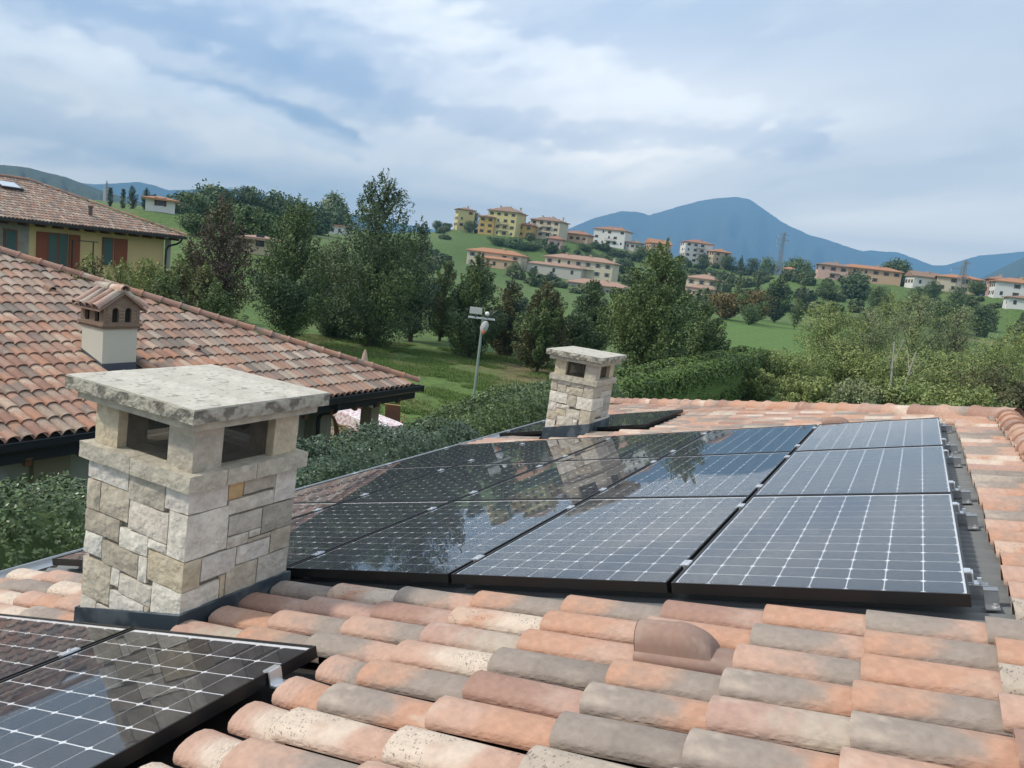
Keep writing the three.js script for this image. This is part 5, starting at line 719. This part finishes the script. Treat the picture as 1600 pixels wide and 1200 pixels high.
function villageHouse(label, px, py, dist, w, dp, floors, cols, yaw, wall, roof, { rise = 1.6, hip = true, over = 0.7, flo = 3.0, side = 3, shutters = 'brown', balcony = 0, chimneys = 1, wing } = {}) {
  const p = at(px, py, dist), r = rayOf(px, py), face = Math.atan2(-r.x, -r.z) , root = thing('village_house', label, 'house', V3(p.x, p.y, p.z), face + yaw * D2R, 'houses of the village on the hill'), H = floors * flo;
  add('wall', boxBetween(-w / 2, w / 2, -6, H, -dp / 2, dp / 2), wallM(WALL[wall]), root); const rf = add('roof', roofSolid(w, dp, rise, over, hip, H - .02), roofM(ROOF[roof]), root);
  for (let k = 0; k < chimneys; k++) { const x = (k - (chimneys - 1) / 2) * w * .35 + w * .12, hgt = rise * .5 + 1.4; add('chimney', merge([boxBetween(x - .35, x + .35, H + .4, H + hgt, dp * .1 - .35, dp * .1 + .35), boxBetween(x - .5, x + .5, H + hgt + .01, H + hgt + .2, dp * .1 - .5, dp * .1 + .5)]), wallM(WALL.beige), rf); }
  const wr = rngOf(Math.round(px * 31 + py)); const win = (x, y, z, ww, hh, alongX) => { if (wr() < .12) return; const f = alongX ? boxBetween(x - ww / 2, x + ww / 2, y, y + hh, z - .03, z + .05) : boxBetween(x - .05, x + .03, y, y + hh, z - ww / 2, z + ww / 2), m = add('window', f, darkPane, root); if (shutters && wr() < .75) for (const s of [-1, 1]) add('shutter', alongX ? boxBetween(x + s * ww * .78 - ww * .24, x + s * ww * .78 + ww * .24, y - .05, y + hh + .05, z - .03, z + .09) : boxBetween(x - .09, x + .03, y - .05, y + hh + .05, z + s * ww * .78 - ww * .24, z + s * ww * .78 + ww * .24), shut[shutters], m); };
  for (let f = 0; f < floors; f++) { const y = f * flo + 1.0; for (let c = 0; c < cols; c++) { const x = -w / 2 + w * (c + .5) / cols; win(x, y, dp / 2, 0.9, 1.3, true); } for (let c = 0; c < side; c++) { const z = -dp / 2 + dp * (c + .5) / side; win(-w / 2, y, z, 0.85, 1.3, false); } }
  for (let b = 0; b < balcony; b++) { const f = b + 1; if (f >= floors + (floors === 1)) break; const y = f * flo, bw = w * .34, m = add('balcony', boxBetween(-bw / 2 + w * .06, bw / 2 + w * .06, y - .12, y + .06, dp / 2, dp / 2 + 1.2), wallM(WALL.grey), root); add('railing', merge([boxBetween(-bw / 2 + w * .06, bw / 2 + w * .06, y + .95, y + 1.02, dp / 2 + 1.13, dp / 2 + 1.18), ...Array.from({ length: Math.round(bw / .35) + 1 }, (_, i) => boxBetween(-bw / 2 + w * .06 + i * .35 - .03, -bw / 2 + w * .06 + i * .35 + .03, y + .06, y + .95, dp / 2 + 1.13, dp / 2 + 1.17))]), shut.brown, m); }
  if (wing) { const [x0, x1, hgt, out, wc] = wing, wm = add('wing', boxBetween(x0, x1, -6, hgt, dp / 2 - .2, dp / 2 + out), wallM(WALL[wc ?? wall]), root); const g = roofSolid(x1 - x0, out, rise * .5, .5, true, hgt).translate((x0 + x1) / 2, 0, dp / 2 + out / 2 - .1); add('wing_roof', g, roofM(ROOF[roof]), wm); for (let c = 0; c < 3; c++) { const x = x0 + (x1 - x0) * (c + .5) / 3; add('wing_window', boxBetween(x - .5, x + .5, Math.max(.4, hgt - 2.2), hgt - .8, dp / 2 + out - .02, dp / 2 + out + .05), darkPane, wm); } }
  return root;
}
for (const v of VILLAGE) villageHouse(...v);
/* retaining wall under the hilltop houses */
{
  const A = at(716, 362, 383), B = at(760, 383, 372), C = at(834, 378, 378), m = new THREE.MeshStandardMaterial({ color: rgb(.46, .42, .33), map: stoneGrain, roughness: .95 });
  const seg = (n, l, a, b, h, mat) => { const mid = a.clone().add(b).multiplyScalar(.5), L = Math.hypot(b.x - a.x, b.z - a.z), w = thing(n, l, 'wall', V3(mid.x, Math.min(a.y, b.y) - 3, mid.z), Math.atan2(-(b.z - a.z), b.x - a.x)); const dy = (b.y - a.y) / 2, y = mid.y - w.position.y; add('wall_body', poly([[-L / 2, -3, .3], [L / 2, -3, .3], [L / 2, y + dy, .3], [-L / 2, y - dy, .3], [-L / 2, -3, -.3], [L / 2, -3, -.3], [L / 2, y + dy, -.3], [-L / 2, y - dy, -.3]], [[0, 1, 2, 3], [5, 4, 7, 6], [3, 2, 6, 7]]), mat, w); add('coping', poly([[-L / 2, y - dy + .02, .4], [L / 2, y + dy + .02, .4], [L / 2, y + dy + .22, .4], [-L / 2, y - dy + .22, .4], [-L / 2, y - dy + .02, -.4], [L / 2, y + dy + .02, -.4], [L / 2, y + dy + .22, -.4], [-L / 2, y - dy + .22, -.4]], [[0, 1, 2, 3], [3, 2, 6, 7], [5, 4, 7, 6]]), m, w); };
  seg('retaining_wall', 'pale sloping stone wall under the yellow tower house', A, B, 3, m); seg('retaining_wall', 'dark terrace wall below the large yellow block', B, C, 3, std([.16, .14, .12], .95));
}
/* power pylons */
function pylon(label, px, topPy, d, w, arms) {
  const t = at(px, topPy, d), gy = groundAt(t.x, t.z), h = t.y - gy, root = thing('power_pylon', label, 'pylon', V3(t.x, gy, t.z), .5), m = std([.30, .32, .33], .6, { metalness: .3 }), L = [], D = [], k = s => w * (1 - .72 * s) / 2;
  for (const [sx, sz] of [[1, 1], [1, -1], [-1, 1], [-1, -1]]) add('leg', rod(V3(sx * k(0), -1, sz * k(0)), V3(sx * k(1), h, sz * k(1)), .14, .09, 5), m, root);
  const n = 12; for (let i = 0; i < n; i++) { const a = i / n, b = (i + 1) / n; for (const s of [1, -1]) { D.push(rod(V3(-k(a), a * h, s * k(a)), V3(k(b), b * h, s * k(b)), .06, .06, 4), rod(V3(k(a), a * h, s * k(a)), V3(-k(b), b * h, s * k(b)), .06, .06, 4), rod(V3(s * k(a), a * h, -k(a)), V3(s * k(b), b * h, k(b)), .06, .06, 4), rod(V3(s * k(a), a * h, k(a)), V3(s * k(b), b * h, -k(b)), .06, .06, 4)); } }
  add('lattice', merge(D), m, root);
  for (const [y, len, sgn] of arms) { for (const s of sgn) { add('cross_arm', merge([rod(V3(0, h * y, k(y)), V3(s * len, h * y - .2, 0), .09, .06, 5), rod(V3(0, h * y, -k(y)), V3(s * len, h * y - .2, 0), .09, .06, 5), rod(V3(0, h * y + 1.1, 0), V3(s * len, h * y - .2, 0), .07, .05, 5)]), m, root); add('insulator', new THREE.CylinderGeometry(.12, .12, 1.2, 6).translate(s * len, h * y - .85, 0), std([.5, .52, .52], .4), root); } }
}
pylon('slim lattice pylon before the blue mountain', 1226, 363, 400, 2.6, [[.95, 2.6, [1, -1]], [.84, 3.0, [1, -1]], [.74, 2.6, [-1]]]);
pylon('lattice pylon with cross arms on the right ridge', 1509, 407, 330, 2.8, [[.93, 2.4, [1]], [.74, 4.6, [-1]], [.5, 3.6, [1]]]);
{ // church spire far on the left
  const t = at(167, 281, 700), gy = groundAt(t.x, t.z), h = t.y - gy, s = thing('church_tower', 'thin church spire on the far left skyline', 'church', V3(t.x, gy, t.z)); add('tower', boxBetween(-1.6, 1.6, 0, h * .62, -1.6, 1.6), std([.35, .34, .33], .9), s); add('spire', new THREE.ConeGeometry(1.7, h * .38, 8).translate(0, h * .81 + .01, 0), std([.25, .25, .26], .8), s);
}

/* ---------- garden: floodlight pole, table, chairs, parasol, patio ---------- */
{
  const b = at(738, 640, 28.5), gy = groundAt(b.x, b.z), top = at(757, 497, 28.5), h = top.y - gy, p = thing('floodlight_pole', 'pale green pole with floodlights and a wrapped white sack on the lawn', 'pole', V3(b.x, gy, b.z)), m = std([.36, .44, .40], .5, { metalness: .3 }), wht = std([.72, .73, .72], .6);
  add('pole', rod(V3(0, -.2, 0), V3(0, h, 0), .055, .042, 12), m, p); add('cross_bar', box(1.0, .06, .10, -.05, h - .02, 0, .5), wht, p);
  const f = add('floodlight', box(.46, .24, .10, -.24, h + .24, .16, .5), std([.62, .62, .58], .4), p); add('floodlight_bracket', box(.05, .20, .05, -.24, h + .08, .14), std([.1, .1, .1], .5), p);
  add('spot_lamp', new THREE.SphereGeometry(.085, 14, 10).translate(.22, h + .18, .1), std([.85, .86, .86], .25), p); add('spot_arm', rod(V3(.2, h, .05), V3(.5, h + .33, -.1), .018, .018, 6), std([.12, .12, .12], .5), p);
  const g = new THREE.SphereGeometry(1, 20, 14), q = g.attributes.position; for (let i = 0; i < q.count; i++) { const y = q.getY(i), w = .15 * (1 + .5 * (fbm(q.getX(i) * 3, y * 3, q.getZ(i) * 3, 2) - .5)) * (y > 0 ? 1 : 1 - .35 * -y); q.setXYZ(i, q.getX(i) * w + .10 - y * -.05, h - .36 + y * .27, q.getZ(i) * w); } g.computeVertexNormals(); add('wrapped_sack', g, std([.50, .51, .50], .8), p);
  add('red_patch', new THREE.SphereGeometry(.07, 12, 8).scale(1, 1.5, .9).translate(.15, h - .50, .10), std([.52, .20, .12], .8), p);
}
{
  const T = at(575, 652, 22.6), gy = groundAt(T.x, T.z), yaw = -0.30;
  const pat = add('patio', new THREE.CircleGeometry(4.6, 40).rotateX(-Math.PI / 2).scale(1.25, 1, .9), new THREE.MeshStandardMaterial({ map: texture(128, 128, (u, v) => { const n = ring(u, v, 5, 8, 4); return mix3([.34, .27, .20], [.50, .42, .33], n); }), roughness: .95 }), scene); pat.position.set(T.x + 0.2, gy + .02, T.z + 1.6); pat.userData.kind = 'structure';
  const t = thing('garden_table', 'garden table under a pale pink and white cloth beyond the hedge', 'table', V3(T.x, gy, T.z), yaw), cloth = new THREE.MeshStandardMaterial({ map: texture(256, 128, (u, v) => ring(u, v, 7, 3, 3) > .53 ? [.66, .42, .46] : [.86, .82, .82]), roughness: .85, side: THREE.DoubleSide });
  const W = 1.25, D = .5, pos = [], idx = [], S = 72; for (let j = 0; j < 4; j++) for (let i = 0; i <= S; i++) { const a = i / S * 2 * Math.PI, c = Math.cos(a), s = Math.sin(a), e = .28, f = [.02, .98, 1.0, 1.04][j], wob = j === 3 ? 1 + .035 * Math.sin(i * 1.4) : 1; pos.push(Math.sign(c) * Math.pow(Math.abs(c), e) * W * f * wob, [.765, .765, .75, .40][j], Math.sign(s) * Math.pow(Math.abs(s), e) * D * f * wob); }
  for (let j = 0; j < 3; j++) for (let i = 0; i < S; i++) { const a = j * (S + 1) + i; idx.push(a, a + 1, a + S + 1, a + 1, a + S + 2, a + S + 1); } const cg = geoOf(pos, idx), uv = []; for (let i = 0; i < pos.length; i += 3) uv.push(pos[i] * .9, pos[i + 2] * .9 + pos[i + 1]); cg.setAttribute('uv', new THREE.Float32BufferAttribute(uv, 2));
  add('tabletop', box(2 * W - .1, .04, 2 * D - .08, 0, .735, 0), std([.3, .2, .12], .7), t); const tc = add('tablecloth', cg, cloth, t); for (const sx of [-1, 1]) for (const sz of [-1, 1]) add('leg', box(.06, .72, .06, sx * (W - .2), .36, sz * (D - .14)), std([.3, .2, .12], .7), t);
  const weave = new THREE.MeshStandardMaterial({ map: texture(64, 64, (u, v) => ((Math.floor(u * 16) + Math.floor(v * 16)) % 2 ? [.20, .10, .06] : [.30, .16, .10])), roughness: .8, side: THREE.DoubleSide }), cane = std([.46, .30, .13], .6);
  const chair = thing('garden_chair', 'brown woven garden chair with curved back on the near table side', 'chair', V3(0, gy, 0), 0, 'woven garden chairs at the table');
  { const S2 = 10, pp = [], ii = []; for (let i = 0; i <= S2; i++) { const s = i / S2, y = .44 + .62 * s, z = -.24 - .10 * s - .10 * Math.pow(s, 3); for (const x of [-1, 1]) pp.push(x * .24, y, z); } for (let i = 0; i < S2; i++) { const a = 2 * i; ii.push(a, a + 1, a + 2, a + 1, a + 3, a + 2); } const uv2 = []; for (let i = 0; i < pp.length; i += 3) uv2.push(pp[i] * 2, pp[i + 1] * 2); const bg = geoOf(pp, ii, uv2); add('backrest', bg, weave, chair);
    add('seat', box(.5, .05, .5, 0, .44, 0), weave, chair); for (const x of [-1, 1]) { add('arm', new THREE.TubeGeometry(new THREE.CatmullRomCurve3([V3(x * .27, .70, -.28), V3(x * .29, .68, 0), V3(x * .28, .64, .24), V3(x * .27, .46, .25)]), 12, .018, 6), cane, chair); for (const z of [-.23, .23]) add('leg', rod(V3(x * .26, 0, z), V3(x * .24, .44, z), .02, .022, 6), cane, chair); } add('stretcher', merge([rod(V3(-.25, .16, .23), V3(.25, .16, .23), .012), rod(V3(-.25, .16, -.23), V3(.25, .16, -.23), .012), rod(V3(-.25, 1.06, -.44), V3(.25, 1.06, -.44), .018)]), cane, chair); }
  const seat = (o, px, py, d, turn) => { const q = at(px, py, d); o.position.set(q.x, gy, q.z); o.rotation.y = turn; };
  seat(chair, 541, 668, 21.2, yaw + Math.PI - .25);
  [['brown woven garden chair behind the table, left one', 566, 640, 23.9, yaw + .1], ['brown woven garden chair behind the table, right one', 616, 650, 23.6, yaw - .15]].forEach(([l, px, py, d, tn]) => { const c = chair.clone(); c.name = numbered('garden_chair'); c.userData = { ...chair.userData, label: l }; scene.add(c); seat(c, px, py, d, tn); });
  const U0 = at(571, 546, 25.5), us = groundAt(U0.x, U0.z), uh = U0.y - us, um = thing('closed_parasol', 'closed beige parasol whose tip rises behind the neighbouring gutter end', 'parasol', V3(U0.x, us, U0.z)), fab = std([.52, .40, .30], .85, { side: THREE.DoubleSide });
  add('pole', rod(V3(0, 0, 0), V3(0, uh, 0), .025, .025, 8), cane, um); const cp = [], ci = []; for (let j = 0; j <= 10; j++) { const s = j / 10, rr = (.03 + .17 * Math.pow(s, .6)) * (s > .8 ? 1 - .25 * (s - .8) / .2 : 1); for (let i = 0; i <= 32; i++) { const a = i / 32 * 2 * Math.PI, f = 1 + .28 * Math.cos(a * 8) * s; cp.push(Math.cos(a) * rr * f, uh - .02 - s * uh * .62, Math.sin(a) * rr * f); } } for (let j = 0; j < 10; j++) for (let i = 0; i < 32; i++) { const a = j * 33 + i; ci.push(a, a + 1, a + 33, a + 1, a + 34, a + 33); } add('canopy', geoOf(cp, ci), fab, um); add('base', new THREE.CylinderGeometry(.28, .32, .09, 20).translate(0, .045, 0), std([.3, .3, .3], .8), um); add('tie', new THREE.TorusGeometry(.17, .02, 6, 20).rotateX(Math.PI / 2).translate(0, uh * .55, 0), cane, um);
}
console.log('village done');
renderer.render(scene, camera);
